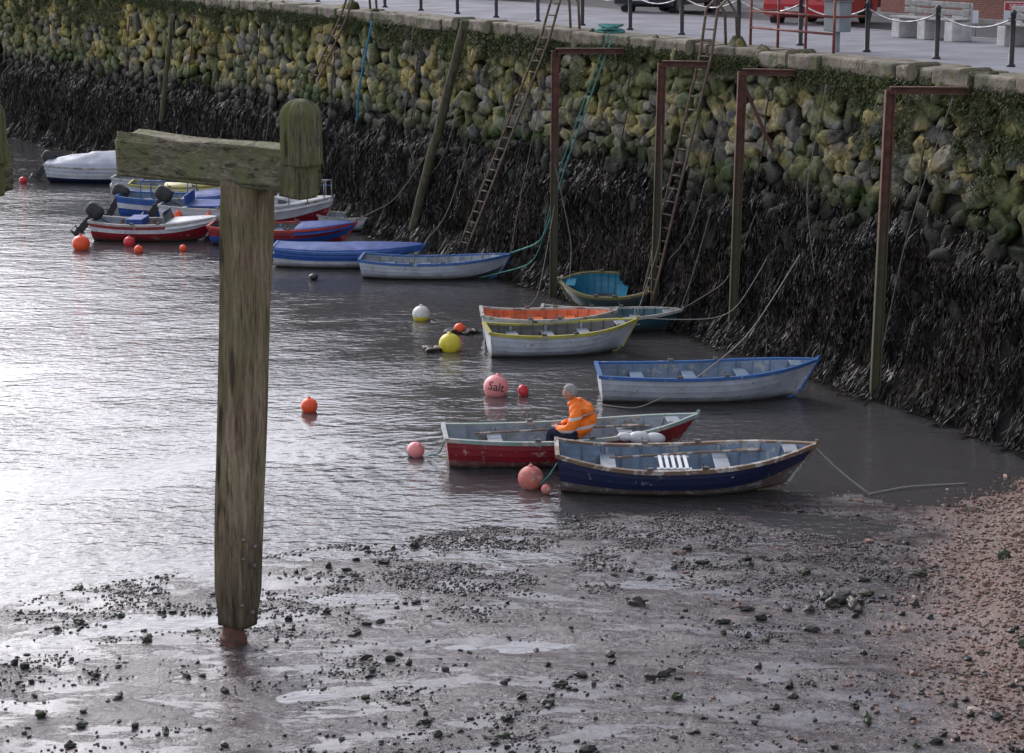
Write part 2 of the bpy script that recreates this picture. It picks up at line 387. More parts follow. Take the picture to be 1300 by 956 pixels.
m_w,nt,bs=base('water_mat'); v,tc=coords(nt,(1,1.7,1))
bs.inputs['Base Color'].default_value=(.070,.066,.066,1); bs.inputs['Roughness'].default_value=.05
bs.inputs['IOR'].default_value=1.5; bs.inputs['Specular IOR Level'].default_value=.95
na=_noise(nt,v,.9,3,.5); nb=_noise(nt,v,3.6,3,.55); nc=_noise(nt,v,11,3,.6)
amp=_map(nt,_noise(nt,v,.14,4,.55),.38,.62,.25,1.)
p=bumpn(nt,bs,_math(nt,'MULTIPLY',na,amp),1.,.06); p=bumpn(nt,bs,_math(nt,'MULTIPLY',nb,amp),1.,.030,p)
# faint rings spreading from the occupied boat
geo=nt.nodes.new('ShaderNodeNewGeometry'); vd_=nt.nodes.new('ShaderNodeVectorMath'); vd_.operation='DISTANCE'; nt.links.new(geo.outputs['Position'],vd_.inputs[0]); vd_.inputs[1].default_value=(-.8,32.2,0)
ring=_math(nt,'MULTIPLY',_math(nt,'SINE',_math(nt,'MULTIPLY',_math(nt,'ADD',vd_.outputs['Value'],_math(nt,'MULTIPLY',na,1.1)),15.)),_map(nt,vd_.outputs['Value'],1.,4.5,1.,0.))
p=bumpn(nt,bs,ring,1.,.0028,p); bumpn(nt,bs,_math(nt,'MULTIPLY',nc,amp),1.,.006,p)
mb=MB(); q=np.array([-500,-100,-30,0,30,100,500.]); gg=np.stack(np.meshgrid(q,q+60,indexing='ij')+[np.zeros((7,7))],-1); mb.grid(gg)
mb.build('water',[m_w])

# pebbles / shingle / mussels on the mud
m_peb=Mcol('pebble_mat',rough=.5,nscale=25,amt=.4,bump=0,spec=.45)
def rotz(n,tilt=.5):
    a=rng.uniform(0,6.28,n); c,s_=np.cos(a),np.sin(a); z=0*a; return np.stack([np.stack([c,-s_,z],-1),np.stack([s_,c,z],-1),np.stack([z,z,z+1],-1)],1)
def scatter(name,x,y,sz,cols,lvl,flat=.6,sink=.25,rough=.35):
    n=len(x); z=gz(x,y); C=np.stack([x,y,z+sz*flat*(1-sink*2)],-1)
    A=np.stack([sz*rng.uniform(.8,1.7,n),sz*rng.uniform(.6,1.1,n),sz*flat*rng.uniform(.7,1.2,n)],-1)
    Q,FF,Cc=blobs(C,A,rotz(n),lvl,cols,rough=rough,power=.75,seed=11,fine=.15 if lvl>1 else 0); bigmesh(name,Q.reshape(-1,3),FF,m_peb,col=Cc.reshape(-1,3),smooth=lvl>2)
n=230000; x=rng.uniform(-8.5,7.5,n); y=rng.uniform(19,31,n)
ys=np.interp(x,shx,shy); d=fbm(x*.55+5,y*.8,2,4); d2=fbm(x*1.6,y*2.8,7,4)
band=np.exp(-((y-(27.9-.12*x))/1.7)**2)*sstep(-5.5,-1.5,x)*sstep(6.5,4,x)
pr=sstep(.46,.68,d)*.32+band*.62+.04; pr=pr*sstep(.38,.60,d2)*1.4; keep=(rng.uniform(0,1,n)<pr*.45)&(y<ys+.1)&(gz(x,y)>-.012); x=x[keep];y=y[keep];n=len(x)
scatter('mussel_bed',x,y,rng.uniform(.007,.023,n)*np.where(rng.uniform(0,1,n)<.05,1.8,1),pal([(.015,.013,.015),(.03,.025,.025),(.06,.048,.044),(.15,.12,.11),(.11,.065,.05)],[5,4,2,.7,.8],n),1)
n=800; x=rng.uniform(-8,6.5,n); y=18.5+rng.uniform(0,1,n)*9.5; keep=(y<np.interp(x,shx,shy)+.3)&(fbm(x*.8,y*1.2,12,3)>.48); x=x[keep];y=y[keep];n=len(x)
scatter('seaweed_clumps',x,y,.018+.05*rng.uniform(0,1,n)**2,pal([(.015,.015,.012),(.025,.022,.017),(.025,.034,.012)],[4,3,1],n),2,flat=.7,rough=.5)
n=34000; x=rng.uniform(1.0,12.5,n); y=rng.uniform(17,33,n); pm=shmask(x,y); keep=(rng.uniform(0,1,n)<pm*.95+.10*sstep(1,5,x)*sstep(.45,.6,fbm(x,y*1.7,5,3)))&(y<np.interp(x,shx,shy)+.6); x=x[keep];y=y[keep];n=len(x)
scatter('shingle',x,y,rng.uniform(.010,.032,n)*np.where(rng.uniform(0,1,n)<.03,2,1),pal([(.17,.095,.065),(.22,.13,.09),(.10,.055,.04),(.25,.19,.15),(.065,.042,.033),(.32,.24,.19)],[4,3,3,1.5,2,.7],n),1)
rx=np.array([4.35,4.5,4.2,4.75,1.65,-2.0,6.6,6.4,6.9,-4.6,5.6,3.9,4.6,4.25,-5.9,-5.6]); ry=np.array([25.3,25.1,25.5,25.6,25.2,24.2,23.2,23.35,26.8,23.9,26.4,25.0,25.25,25.15,26.0,24.6])
scatter('beach_rocks',rx,ry,np.array([.15,.12,.1,.08,.1,.08,.17,.12,.11,.08,.07,.07,.08,.07,.06,.06]),pal([(.05,.055,.03),(.07,.06,.05),(.04,.035,.03)],[1,1,1],16),4,flat=.6,rough=.5)

# ------------------------------------------------------------ rough timber
def rough_beam(mb,p0,p1,w,h,mi=0,roll=0,seg=26,dome=False,seed=0,erode=0,amp=.012,sq=.28):
    p0=np.array(p0,float);p1=np.array(p1,float);d=p1-p0;L=np.linalg.norm(d);d/=L
    up=np.array([0,0,1.]) if abs(d[2])<.9 else np.array([0,1.,0])
    a=np.cross(d,up);a/=np.linalg.norm(a);b=np.cross(a,d)
    a,b=a*math.cos(roll)+b*math.sin(roll),-a*math.sin(roll)+b*math.cos(roll)
    n=64; th=np.linspace(0,2*math.pi,n,endpoint=False)+.01
    cx=np.sign(np.cos(th))*np.abs(np.cos(th))**sq; cy=np.sign(np.sin(th))*np.abs(np.sin(th))**sq
    ks=np.linspace(0,1,seg); 
    if dome: ks=np.concatenate([np.linspace(0,.74,seg//2),.74+.26*np.sin(np.linspace(0,math.pi/2,seg//2+1)[1:])])
    G=[]
    for k in ks:
        sc=1.0
        if dome and k>.74: sc=math.sqrt(max(0,1-((k-.74)/.265)**2))
        if erode: sc*=1-erode*float(sstep(.10,0,k))-.05*float(sstep(.35,.1,k))
        crack=np.clip(vn(cx*13+seed,cy*13,k*L*.45)-.62,0,1)*2.2
        r=1+amp/w*2*(vn(cx*3+seed,cy*3,k*L*.8)-.5)*2+amp/w*1.6*(vn(cx*14+seed,cy*14,k*L*.5)-.5)*2-crack*.10
        G.append(p0+d*k*L+(a[None]*(cx*w/2*sc*r)[:,None]+b[None]*(cy*h/2*sc*r)[:,None]))
    G=np.array(G); K=len(G); vs=G.reshape(-1,3)
    fs=[(k*n+j,k*n+(j+1)%n,(k+1)*n+(j+1)%n,(k+1)*n+j) for k in range(K-1) for j in range(n)]
    fs+=[tuple(range(n))[::-1],tuple((K-1)*n+j for j in range(n))]; mb.add(vs,fs,mi)
def woodmat(name,c1,c2,green,grain,gz0=None,gz1=None,gamt=.6,dark=None):
    m,nt,bs=base(name); v,tc=coords(nt,grain); v2,_=coords(nt)
    n=_noise(nt,v,7,8,.75); col=_mixn(nt,_map(nt,n,.38,.60),c1,c2)
    nf=_noise(nt,v,26,6,.7); col=_mixn(nt,_map(nt,nf,.48,.62,0,.8),col,tuple(x*.45 for x in c2))
    sp=nt.nodes.new('ShaderNodeSeparateXYZ'); nt.links.new(tc.outputs['Object'],sp.inputs[0])
    g=_noise(nt,v2,1.7,7,.7); gf=_map(nt,g,.42,.60,0,gamt)
    if gz0 is not None: gf=_math(nt,'MULTIPLY',gf,_map(nt,sp.outputs['Z'],gz0,gz1,.25,1.))
    col=_mixn(nt,gf,col,green)
    if dark: col=_mixn(nt,_map(nt,_math(nt,'ADD',sp.outputs['Z'],_math(nt,'MULTIPLY',g,2.2)),dark[0],dark[1],.75,0.),col,(.04,.035,.022))
    n4=_noise(nt,v,9,3,.5); col=_mixn(nt,_map(nt,n4,.60,.66,0,.8),col,(.03,.022,.014))
    nt.links.new(col,bs.inputs['Base Color']); bs.inputs['Roughness'].default_value=.85; bs.inputs['Specular IOR Level'].default_value=.25
    p=bumpn(nt,bs,n,1.,.04); p=bumpn(nt,bs,nf,.8,.01,p); bumpn(nt,bs,n4,.5,.02,p); return m
m_wood=woodmat('old_timber_mat',(.38,.29,.195),(.16,.118,.072),(.14,.14,.055),(1,1,.10),1.5,6.0,gamt=.7,dark=(1.2,3.0))
m_beamw=woodmat('mossy_timber_mat',(.30,.26,.18),(.11,.095,.06),(.125,.14,.05),(.45,.45,1.8),gamt=.75)
m_headw=woodmat('mossy_post_mat',(.22,.19,.125),(.08,.07,.045),(.12,.13,.04),(1,1,.2),gamt=.85)
m_rust=M('rust_mat',(.18,.075,.05),(.08,.042,.03),rough=.85,scale=7,bump=.6,bdist=.02)
m_steel=M('old_bolt_mat',(.25,.24,.23),(.12,.09,.07),rough=.5,scale=9,metal=.7)
def dolphin(dx,dy,seed):
    e=empty('timber_mooring_post'); mb=MB()
    o=np.array([dx,dy,0.])
    rough_beam(mb,o+(-3.45,23.85,.26),o+(-3.16,23.9,5.83),.50,.44,0,roll=R(28),seg=90,seed=seed,erode=.16,amp=.012,sq=.2)
    mb.build('upright',[m_wood],e,smooth=True)
    mb=MB(); rough_beam(mb,o+(-4.84,25.35,5.99),o+(-2.36,23.2,6.04),.42,.53,0,seg=50,seed=seed+5,amp=.02,sq=.2); mb.build('crossbeam',[m_beamw],e,smooth=True)
    mb=MB(); rough_beam(mb,o+(-2.41,22.95,6.15),o+(-2.41,22.95,6.90),.40,.38,0,roll=R(38),seg=40,dome=True,seed=seed+9,amp=.02,sq=.55)
    rough_beam(mb,o+(-2.46,22.98,5.78),o+(-2.43,22.96,6.22),.32,.34,0,roll=R(38),seg=12,seed=seed+9,amp=.015,sq=.35); mb.build('round_head',[m_headw],e,smooth=True)
    mb=MB(); mb.tube([o+(-3.50,23.85,-.2),o+(-3.50,23.85,.10),o+(-3.50,23.85,.13),o+(-3.49,23.85,.34)],[.17,.17,.14,.13],18,0)
    mb.build('pile_foot',[m_rust],e,smooth=False)
    mb=MB()
    for z in(1.35,1.1,.5): 
        k=(z-.26)/5.57; c=o+np.array([-3.45+.3*k,23.85,z]); mb.ell(c+(.22,-.22,0),(.035,.035,.035),0,10,6)
        mb.ell(c+(.10,-.275,.1),(.03,.03,.03),0,10,6)
    mb.build('bolts',[m_steel],e,smooth=True)
dolphin(0,0,1); dolphin(-3.62,.1,33)

# ------------------------------------------------------------ steel fender frames along wall
m_pile=M('rusty_pile_mat',(.15,.055,.038),(.075,.04,.03),rough=.8,scale=6,bump=.4,bdist=.01,dirt=((.07,.07,.037),2.6,4.6))
m_bar=M('rusty_bar_mat',(.12,.045,.03),(.07,.035,.025),rough=.8,scale=6)
for (x,y,zt,ex_,ey,lean) in((.98,47.1,5.8,2.95,47.1,.03),(3.18,44.3,5.72,4.95,43.9,.1),(4.67,41.75,5.74,6.5,41.3,.08),(6.82,36.75,5.80,8.8,36.6,.06)):
    e=empty('mooring_pile'); mb=MB()
    p0=np.array([x,y,-1]);p1=np.array([x+lean,y,zt])
    for o in(-.08,.08): mb.beam(p0+(o,0,0),p1+(o,0,0),.022,.17,0)
    mb.beam(p0,p1,.14,.02,0); mb.build('upright',[m_pile],e,bevel=.004)
    mb=MB(); q=np.array([ex_,ey,zt-.06]); p1b=np.array([x+lean,y,zt-.06]); mb.beam(p1b,q,.14,.03,0);mb.beam(p1b+(0,0,.11),q+(0,0,.11),.14,.025,0);mb.beam(p1b+(0,0,.055),q+(0,0,.055),.02,.09,0)
    if x in(4.67,): mb.beam((x+.1,y,5.5),(x+.75,y-.1,4.1),.07,.07,0)
    mb.build('wall_bracket',[m_bar],e)
m_lad=M('ladder_mat',(.17,.115,.085),(.09,.068,.05),rough=.8,scale=9)
def ladder(xt,yt,zt,xb,yb,zb,arch=False,wid=.42):
    s0=near_s(xt,yt); s1=near_s(xb,yb); e=empty('wall_ladder'); mb=MB()
    def P(k,o,x=.0):
        s_=s0+(s1-s0)*k; h=zt+(zb-zt)*k; return wall(s_+o,batter(min(h,5.9))+.30+.24*k+x,h)
    for o in(-wid/2,wid/2):
        pts=[P(k,o) for k in np.linspace(0,1,14)]
        if arch: T,N=frame(np.array(s0)); pts=[pts[0]-N*.55+(0,0,-.9),pts[0]-N*.5+(0,0,-.1),pts[0]-N*.25+(0,0,.22)]+pts
        mb.tube(pts,.032,8,0)
    n=int(abs(zt-zb)/.28)
    for i in range(n): k=(i+.5)/n; mb.tube([P(k,-wid/2),P(k,wid/2)],.02,6,0)
    mb.build('rails_and_rungs',[m_lad],e,smooth=True)
ladder(4.5,44.2,6.9,4.1,44.9,.5,arch=True); ladder(1.35,49.7,6.9,-.2,52.4,.4,arch=True); ladder(-4.3,59.5,7.0,-5.2,61.2,4.0,arch=True)
m_pole=woodmat('pole_mat',(.15,.13,.09),(.08,.068,.045),(.08,.09,.035),(1,1,.15))
def pole(p0,p1,r):
    e=empty('timber_pole'); mb=MB(); pts=np.array([np.array(p0)+(np.array(p1)-np.array(p0))*k for k in np.linspace(0,1,12)]); pts+=rng.normal(0,.012,pts.shape); mb.tube(pts,np.linspace(r,r*.8,12),12,0); mb.build('pole',[m_pole],e,smooth=True)
pole((-2.9,54.9,-.3),(-1.2,52.5,6.2),.14); pole((-11.9,68.3,2.0),(-11.3,67.9,5.6),.09)
for (x,y) in((8.6,36.9),(6.2,41.9),(4.3,45.1),(-.3,52.9),(-1.2,54.4),(7.9,38.2)):
    s_=near_s(x,y); p=wall(s_,.14,6.02); T,N=frame(np.array(s_)); a=math.atan2(N[1],N[0])
    e=empty('timber_fender_cap'); mb=MB(); dd=np.array([math.cos(a),math.sin(a),0]); mb.tube([p-dd*.45,p+dd*.14],.18,14,0); mb.build('rounded_cap',[m_pole],e,bevel=.02)
m_chain=M('wall_chain_mat',(.06,.04,.03),(.035,.028,.022),rough=.8,scale=10)
for i in range(9):
    s_=30+i*5.3; e=empty('wall_mooring_chain'); mb=MB(); h0=rng.uniform(4.6,5.7); L=rng.uniform(1.5,3.2)
    mb.tube([wall(s_+.04*math.sin(k*9),batter(h0-L*k)+.26,h0-L*k) for k in np.linspace(0,1,20)],.018,6,0)
    mb.tube([wall(s_+.1*math.cos(a),batter(h0)+.24,h0+.1*math.sin(a)) for a in np.linspace(0,6.28,13)],.02,6,0); mb.build('chain_and_ring',[m_chain],e,smooth=True)

# ------------------------------------------------------------ promenade furniture
m_blk=M('black_paint_mat',(.015,.015,.017),(.03,.03,.03),rough=.5,scale=8)
m_gal=M('galvanised_mat',(.35,.35,.36),(.22,.22,.22),rough=.5,scale=6,metal=.6)
e=empty('chain_railing'); mb=MB(); mc=MB(); prev=None
s_=near_s(7.9,37.7)-3*2.25
while s_<100:
    p=wall(s_,-1.65,6.09)
    mb.tube([p,p+(0,0,.04),p+(0,0,.05),p+(0,0,.98),p+(0,0,1.0),p+(0,0,1.06)],[.085,.085,.055,.05,.065,.03],12,0)
    if prev is not None:
        for zz in(.9,):
            pts=[prev+(p-prev)*k+np.array([0,0,zz-.22*4*k*(1-k)]) for k in np.linspace(0,1,12)]; mc.tube(pts,.018,6,0)
    prev=p; s_+=2.25
mb.build('posts',[m_blk],e,smooth=True); mc.build('chains',[m_gal],e,smooth=True)
m_red_rail=M('red_rail_mat',(.22,.06,.045),(.13,.045,.035),rough=.7,scale=8)
e=empty('ladder_guard_rail'); mb=MB(); sa=near_s(4.7,44.0); sb=near_s(6.1,41.4)
for k in np.linspace(0,1,4):
    p=wall(sa+(sb-sa)*k,-.55,6.1); mb.tube([p,p+(0,0,1.1)],.03,8,0)
for z in(.4,.75,1.1): mb.tube([wall(sa,-.55,6.1+z),wall(sb,-.55,6.1+z)],.025,8,0)
for s_ in(sa,sb):
    for z in(.75,1.1): mb.tube([wall(s_,-.55,6.1+z),wall(s_,-1.3,6.1+z)],.025,8,0)
mb.build('rails',[m_red_rail],e,smooth=True)
m_cab=M('cabinet_mat',(.25,.28,.30),(.19,.21,.22),rough=.5,scale=4)
s_=near_s(5.8,42.0); p=wall(s_,-1.1,6.1); T,N=frame(np.array(s_)); aw=math.atan2(T[1],T[0]); e=empty('electrical_cabinet'); mb=MB()
mb.box(p+(0,0,.72),(.55,.3,.62),0,rot=(0,0,aw)); mb.box(p+(0,0,1.05),(.62,.36,.05),0,rot=(0,0,aw)); mb.box(p+(0,0,.2),(.1,.1,.42),0,rot=(0,0,aw)); mb.build('cabinet',[m_cab],e,bevel=.015)
m_conc=M('white_concrete_mat',(.60,.59,.56),(.42,.41,.39),rough=.8,scale=4)
m_slat=M('bench_slat_mat',(.30,.29,.28),(.2,.19,.18),rough=.7,scale=6)
for so_ in(41.0,44.6,48.4,33.5):
    q0=near_s(6.0,so_)-3.2; aw=math.atan2(*(frame(np.array(q0))[0][[1,0]]))
    e=empty('concrete_bench'); mb=MB()
    for o in(-.85,-.0,.85):
        p=wall(q0+o,-5.6,6.09); mb.box(p+(0,0,.22),(.26,.5,.44),0,rot=(0,0,aw))
        p=wall(q0+o,-5.9,6.09); mb.box(p+(0,0,.42),(.2,.14,.84),0,rot=(0,0,aw))
    for j in range(3): mb.box(wall(q0,-5.42-.17*j,6.09)+(0,0,.47),(2.2,.14,.05),1,rot=(0,0,aw))
    for j in range(2): mb.box(wall(q0,-5.81,6.09)+(0,0,.62+.17*j),(2.2,.04,.13),1,rot=(0,0,aw))
    mb.build('bench_parts',[m_conc,m_slat],e,bevel=.015)

def mpaint(name,c,rough=.25): 
    m=M(name,c,tuple(x*.9 for x in c),rough=rough,scale=2,rv=.05); m.node_tree.nodes['Principled BSDF'].inputs['Coat Weight'].default_value=.5; return m
m_glass=M('car_glass_mat',(.02,.025,.03),(.03,.03,.035),rough=.08,scale=2,rv=.02)
m_tyre=M('tyre_mat',(.02,.02,.02),(.03,.03,.03),rough=.8,scale=8)
m_tail=mpaint('tail_light_mat',(.4,.01,.01))
def car(x,y,paint,hdg):
    e=empty('parked_car',(x,y,5.985),(0,0,R(hdg)))
    prof=[(-2.1,.35),(-2.15,.62),(-2.08,.92),(-1.9,1.0),(-1.5,1.38),(-1.2,1.46),(.2,1.47),(.55,1.38),(1.15,.98),(1.75,.86),(2.08,.7),(2.15,.5),(2.1,.28),(1.75,.24)]
    arch=[]
    for cx in(1.32,-1.32):
        for k in range(9): t=math.pi*k/8; arch.append((cx+.38*math.cos(t),.3+.38*math.sin(t)))
    full=prof+arch+[(-1.8,.26)]
    n=len(full); vs=[]
    for yy,sc in((-.86,1),(.86,1)):
        for (px,pz) in full: vs.append((px,yy*(1-.16*max(0,(pz-.95))/.5),pz))
    mb=MB(); mb.add(vs,[tuple(range(n)),tuple(range(2*n-1,n-1,-1))]+[(i,i+n,(i+1)%n+n,(i+1)%n) for i in range(n)],0); mb.build('body',[paint],e,bevel=.03)
    mb=MB()
    for sgn in(-1,1):
        for q in([(-1.72,1.0),(-1.42,1.33),(-.5,1.40),(-.5,.98)],[(-.44,.98),(-.44,1.40),(.2,1.40),(.48,1.33),(.95,.98)]):
            mb.add([(a,(.863*(1-.16*max(0,(b-.95))/.5)+.004)*sgn,b) for a,b in q],[tuple(range(len(q)))],0)
    mb.add([(1.14,-.7,1.0),(1.14,.7,1.0),(.60,.62,1.375),(.60,-.62,1.375)],[(0,1,2,3)],0); mb.v[-1]+=np.array([.012,0,.012])
    mb.add([(-1.87,-.7,1.04),(-1.87,.7,1.04),(-1.53,.62,1.36),(-1.53,-.62,1.36)],[(3,2,1,0)],0); mb.v[-1]+=np.array([-.012,0,.012])
    mb.build('windows',[m_glass],e)
    mb=MB()
    for cx in(1.32,-1.32):
        for sg in(-1,1):
            mb.tube([(cx,sg*.66,.32),(cx,sg*.86,.32)],.32,24,0); mb.tube([(cx,sg*.86,.32),(cx,sg*.875,.32)],.2,16,1)
    mb.build('wheels',[m_tyre,m_gal],e)
    mb=MB(); 
    for sg in(-1,1): mb.box((2.07,sg*.62,.66),(.14,.32,.13),0); mb.box((-2.09,sg*.68,.8),(.1,.2,.16),1)
    mb.box((2.15,0,.42),(.03,.5,.11),0); mb.box((-2.15,0,.5),(.03,.5,.11),0)
    mb.build('lights_and_plates',[m_conc,m_tail],e)
m_redp=mpaint('red_car_paint',(.45,.02,.02)); m_darkp=mpaint('dark_car_paint',(.02,.022,.03)); m_silp=mpaint('silver_car_paint',(.4,.41,.43))
car(8.3,54.6,m_redp,62); car(4.7,60.6,m_darkp,62); car(-1.2,70,m_silp,62); car(13.0,44.0,m_darkp,62)
m_b,nt,bs=base('brick_mat'); v,tc=coords(nt); bt=nt.nodes.new('ShaderNodeTexBrick'); mpz=nt.nodes.new('ShaderNodeMapping'); mpz.inputs['Rotation'].default_value=(R(90),0,0); nt.links.new(tc.outputs['Object'],mpz.inputs[0]); nt.links.new(mpz.outputs[0],bt.inputs['Vector'])
bt.inputs['Scale'].default_value=4.4; bt.inputs['Color1'].default_value=(.26,.09,.06,1); bt.inputs['Color2'].default_value=(.17,.06,.045,1); bt.inputs['Mortar'].default_value=(.3,.27,.24,1); bt.inputs['Mortar Size'].default_value=.015
nt.links.new(bt.outputs['Color'],bs.inputs['Base Color']); bs.inputs['Roughness'].default_value=.85
m_slate=M('roof_slate_mat',(.07,.07,.08),(.05,.05,.055),rough=.7,scale=5); m_frame=M('window_frame_mat',(.75,.75,.73),(.65,.65,.63),rough=.5)
def house(name,sx,L,hgt,nw,o=14.4):
    s_=sx; aw=math.atan2(*(frame(np.array(s_))[0][[1,0]])); p=wall(s_,-o,6.09)
    e=empty(name,p,(0,0,aw+math.pi))
    T,N=frame(np.array(s_)); ly=np.array([-math.sin(aw+math.pi),math.cos(aw+math.pi)]); sg=-1 if ly@N[:2]>0 else 1
    mb=MB(); mb.box((0,sg*4.5,hgt/2-.1),(L,9,hgt+.2),0); mb.build('walls',[m_b],e)
    mb=MB(); mb.add([(-L/2-.3,sg*-.3,hgt),(L/2+.3,sg*-.3,hgt),(L/2+.3,sg*9.3,hgt),(-L/2-.3,sg*9.3,hgt),(-L/2-.3,sg*4.5,hgt+3.2),(L/2+.3,sg*4.5,hgt+3.2)],[(0,1,5,4),(2,3,4,5),(0,4,3),(1,2,5),(0,3,2,1)],0); mb.build('roof',[m_slate],e)
    mb=MB(); mg=MB()
    for fl in range(int(hgt//3)):
        for i in range(nw):
            cx=-L/2+(i+.5)*L/nw; z=1.7+fl*3.0
            if fl==0 and i==nw//2:
                mb.box((cx,sg*-.03,1.1),(1.3,.1,2.2),0); mg.box((cx,sg*-.05,1.05),(1.0,.1,1.95),0); continue
            mb.box((cx,sg*-.03,z),(1.3,.1,1.6),0); mg.box((cx-.29,sg*-.05,z),(.5,.08,1.4),0); mg.box((cx+.29,sg*-.05,z),(.5,.08,1.4),0); mb.box((cx,sg*-.06,z-.86),(1.5,.2,.08),0)
    mb.build('window_frames',[m_frame],e); mg.build('window_glass',[m_glass],e)
s_b=near_s(6.0,41.5)
house('brick_house',s_b-9,13,6.2,4,12.95); house('brick_house',s_b+6,14,6.4,5,12.95); house('brick_house',s_b+23,16,9.2,5); house('brick_house',s_b+42,18,6.4,6)
m_sw=M('sign_white_mat',(.75,.75,.75),(.68,.68,.68),rough=.4); m_sr=M('sign_red_mat',(.5,.02,.02),(.4,.02,.02),rough=.4)
def sign(x,y,w_,h_,z,txt,two):
    e=empty('exit_sign',(x,y,5.98),(0,0,R(-14))); mb=MB()
    mb.box((0,0,z+h_/2),(w_,.03,h_),0)
    if two: mb.box((0,-.005,z+h_*.80),(w_*.94,.03,h_*.34),1)
    mb.tube([(-w_*.4,.03,0),(-w_*.4,.03,z+h_)],.02,8,2); mb.tube([(w_*.4,.03,0),(w_*.4,.03,z+h_)],.02,8,2); mb.build('board',[m_sw,m_sr,m_gal],e)
    for i,t in enumerate(txt):
        c=bpy.data.curves.new('lettering','FONT'); c.body=t; c.size=h_*.30; c.align_x='CENTER'; c.extrude=.002
        o=bpy.data.objects.new('lettering',c); COL.objects.link(o); o.parent=e; o.rotation_euler=(R(90),0,0); o.location=(0,-.026,z+h_*(.70-.30*i)); c.materials.append(m_blk if not(two and i==0) else m_sw)
sign(11.65,47.0,.60,.52,.42,['STOP','EXIT','ONLY'],True); sign(10.9,49.0,.62,.3,.35,['EXIT'],False)

# ------------------------------------------------------------ boats
def bmat(name,c,dirt=True,chip=None,rough=.45,th=.62):
    return M(name,c,tuple(x*.70 for x in c),rough=rough,scale=3,chips=(chip,th,5) if chip else None,dirt=((.07,.06,.04),.02,.16) if dirt else None,bump=.2,bdist=.004,bscale=20)
m_in_grey=bmat('boat_inside_grey',(.30,.34,.38),False,(.2,.17,.13),th=.57); m_in_blue=bmat('boat_inside_bluegrey',(.17,.235,.32),False,(.3,.3,.28),th=.58)
m_in_dark=bmat('boat_inside_dark',(.12,.11,.10),False); m_in_orange=bmat('boat_inside_orange',(.75,.17,.05),False,rough=.4); m_in_teal=bmat('boat_inside_teal',(.02,.20,.31),False,(.08,.11,.10))
m_floor=M('boat_floor_mat',(.13,.13,.13),(.06,.06,.05),rough=.4,scale=5)
m_h_white=bmat('hull_white_mat',(.60,.62,.66),True,(.3,.29,.27),th=.62); m_h_grey=bmat('hull_grey_mat',(.48,.51,.56),True,(.25,.25,.24),th=.61)
m_h_navy=bmat('hull_navy_mat',(.012,.018,.065),False,(.2,.2,.2),th=.64); m_h_anti=M('hull_antifoul_mat',(.14,.08,.07),(.11,.11,.10),rough=.7,scale=4,chips=((.26,.25,.24),.55,6),dirt=((.05,.045,.03),-.02,.1))
m_h_red=bmat('hull_red_mat',(.27,.012,.022),True,(.35,.22,.2),th=.60); m_h_redl=M('hull_lower_red_mat',(.20,.018,.025),(.26,.16,.15),rough=.7,scale=6,chips=((.35,.33,.3),.55,7),dirt=((.06,.05,.04),.0,.12))
m_h_dteal=bmat('hull_teal_mat',(.03,.10,.12),True); m_h_blue=bmat('hull_blue_mat',(.02,.09,.35),True); m_h_olive=bmat('hull_olive_mat',(.05,.08,.08),True)
m_r_white=bmat('rim_white_mat',(.45,.45,.42),False,(.2,.14,.1),th=.55); m_r_green=bmat('rim_green_mat',(.26,.34,.31),False,(.4,.36,.3),th=.52); m_r_blue=bmat('rim_blue_mat',(.04,.13,.35),False,(.3,.33,.36),th=.60)
m_r_yel=bmat('rim_yellow_mat',(.42,.38,.06),False,(.3,.3,.25),th=.55); m_r_wood=bmat('rim_wood_mat',(.20,.13,.08),False,(.4,.37,.33),th=.50); m_r_red=bmat('rim_red_mat',(.45,.04,.03),False)
m_r_olive=bmat('rim_olive_mat',(.20,.18,.08),False,(.25,.2,.1),th=.55)
m_cov_blue=M('cover_blue_mat',(.015,.07,.30),(.01,.045,.2),rough=.55,scale=3,bump=.3,bdist=.03,bscale=4); m_cov_grey=M('cover_grey_mat',(.42,.44,.50),(.33,.35,.4),rough=.55,scale=2,bump=.3,bdist=.04,bscale=3)
m_rope=M('rope_mat',(.20,.18,.15),(.11,.10,.08),rough=.9,scale=20); m_ropeg=M('green_rope_mat',(.07,.25,.22),(.04,.16,.14),rough=.8,scale=15); m_ropeb=M('blue_rope_mat',(.03,.2,.35),(.03,.15,.25),rough=.8,scale=15)
m_ropep=M('pale_rope_mat',(.36,.34,.30),(.24,.22,.19),rough=.9,scale=20)

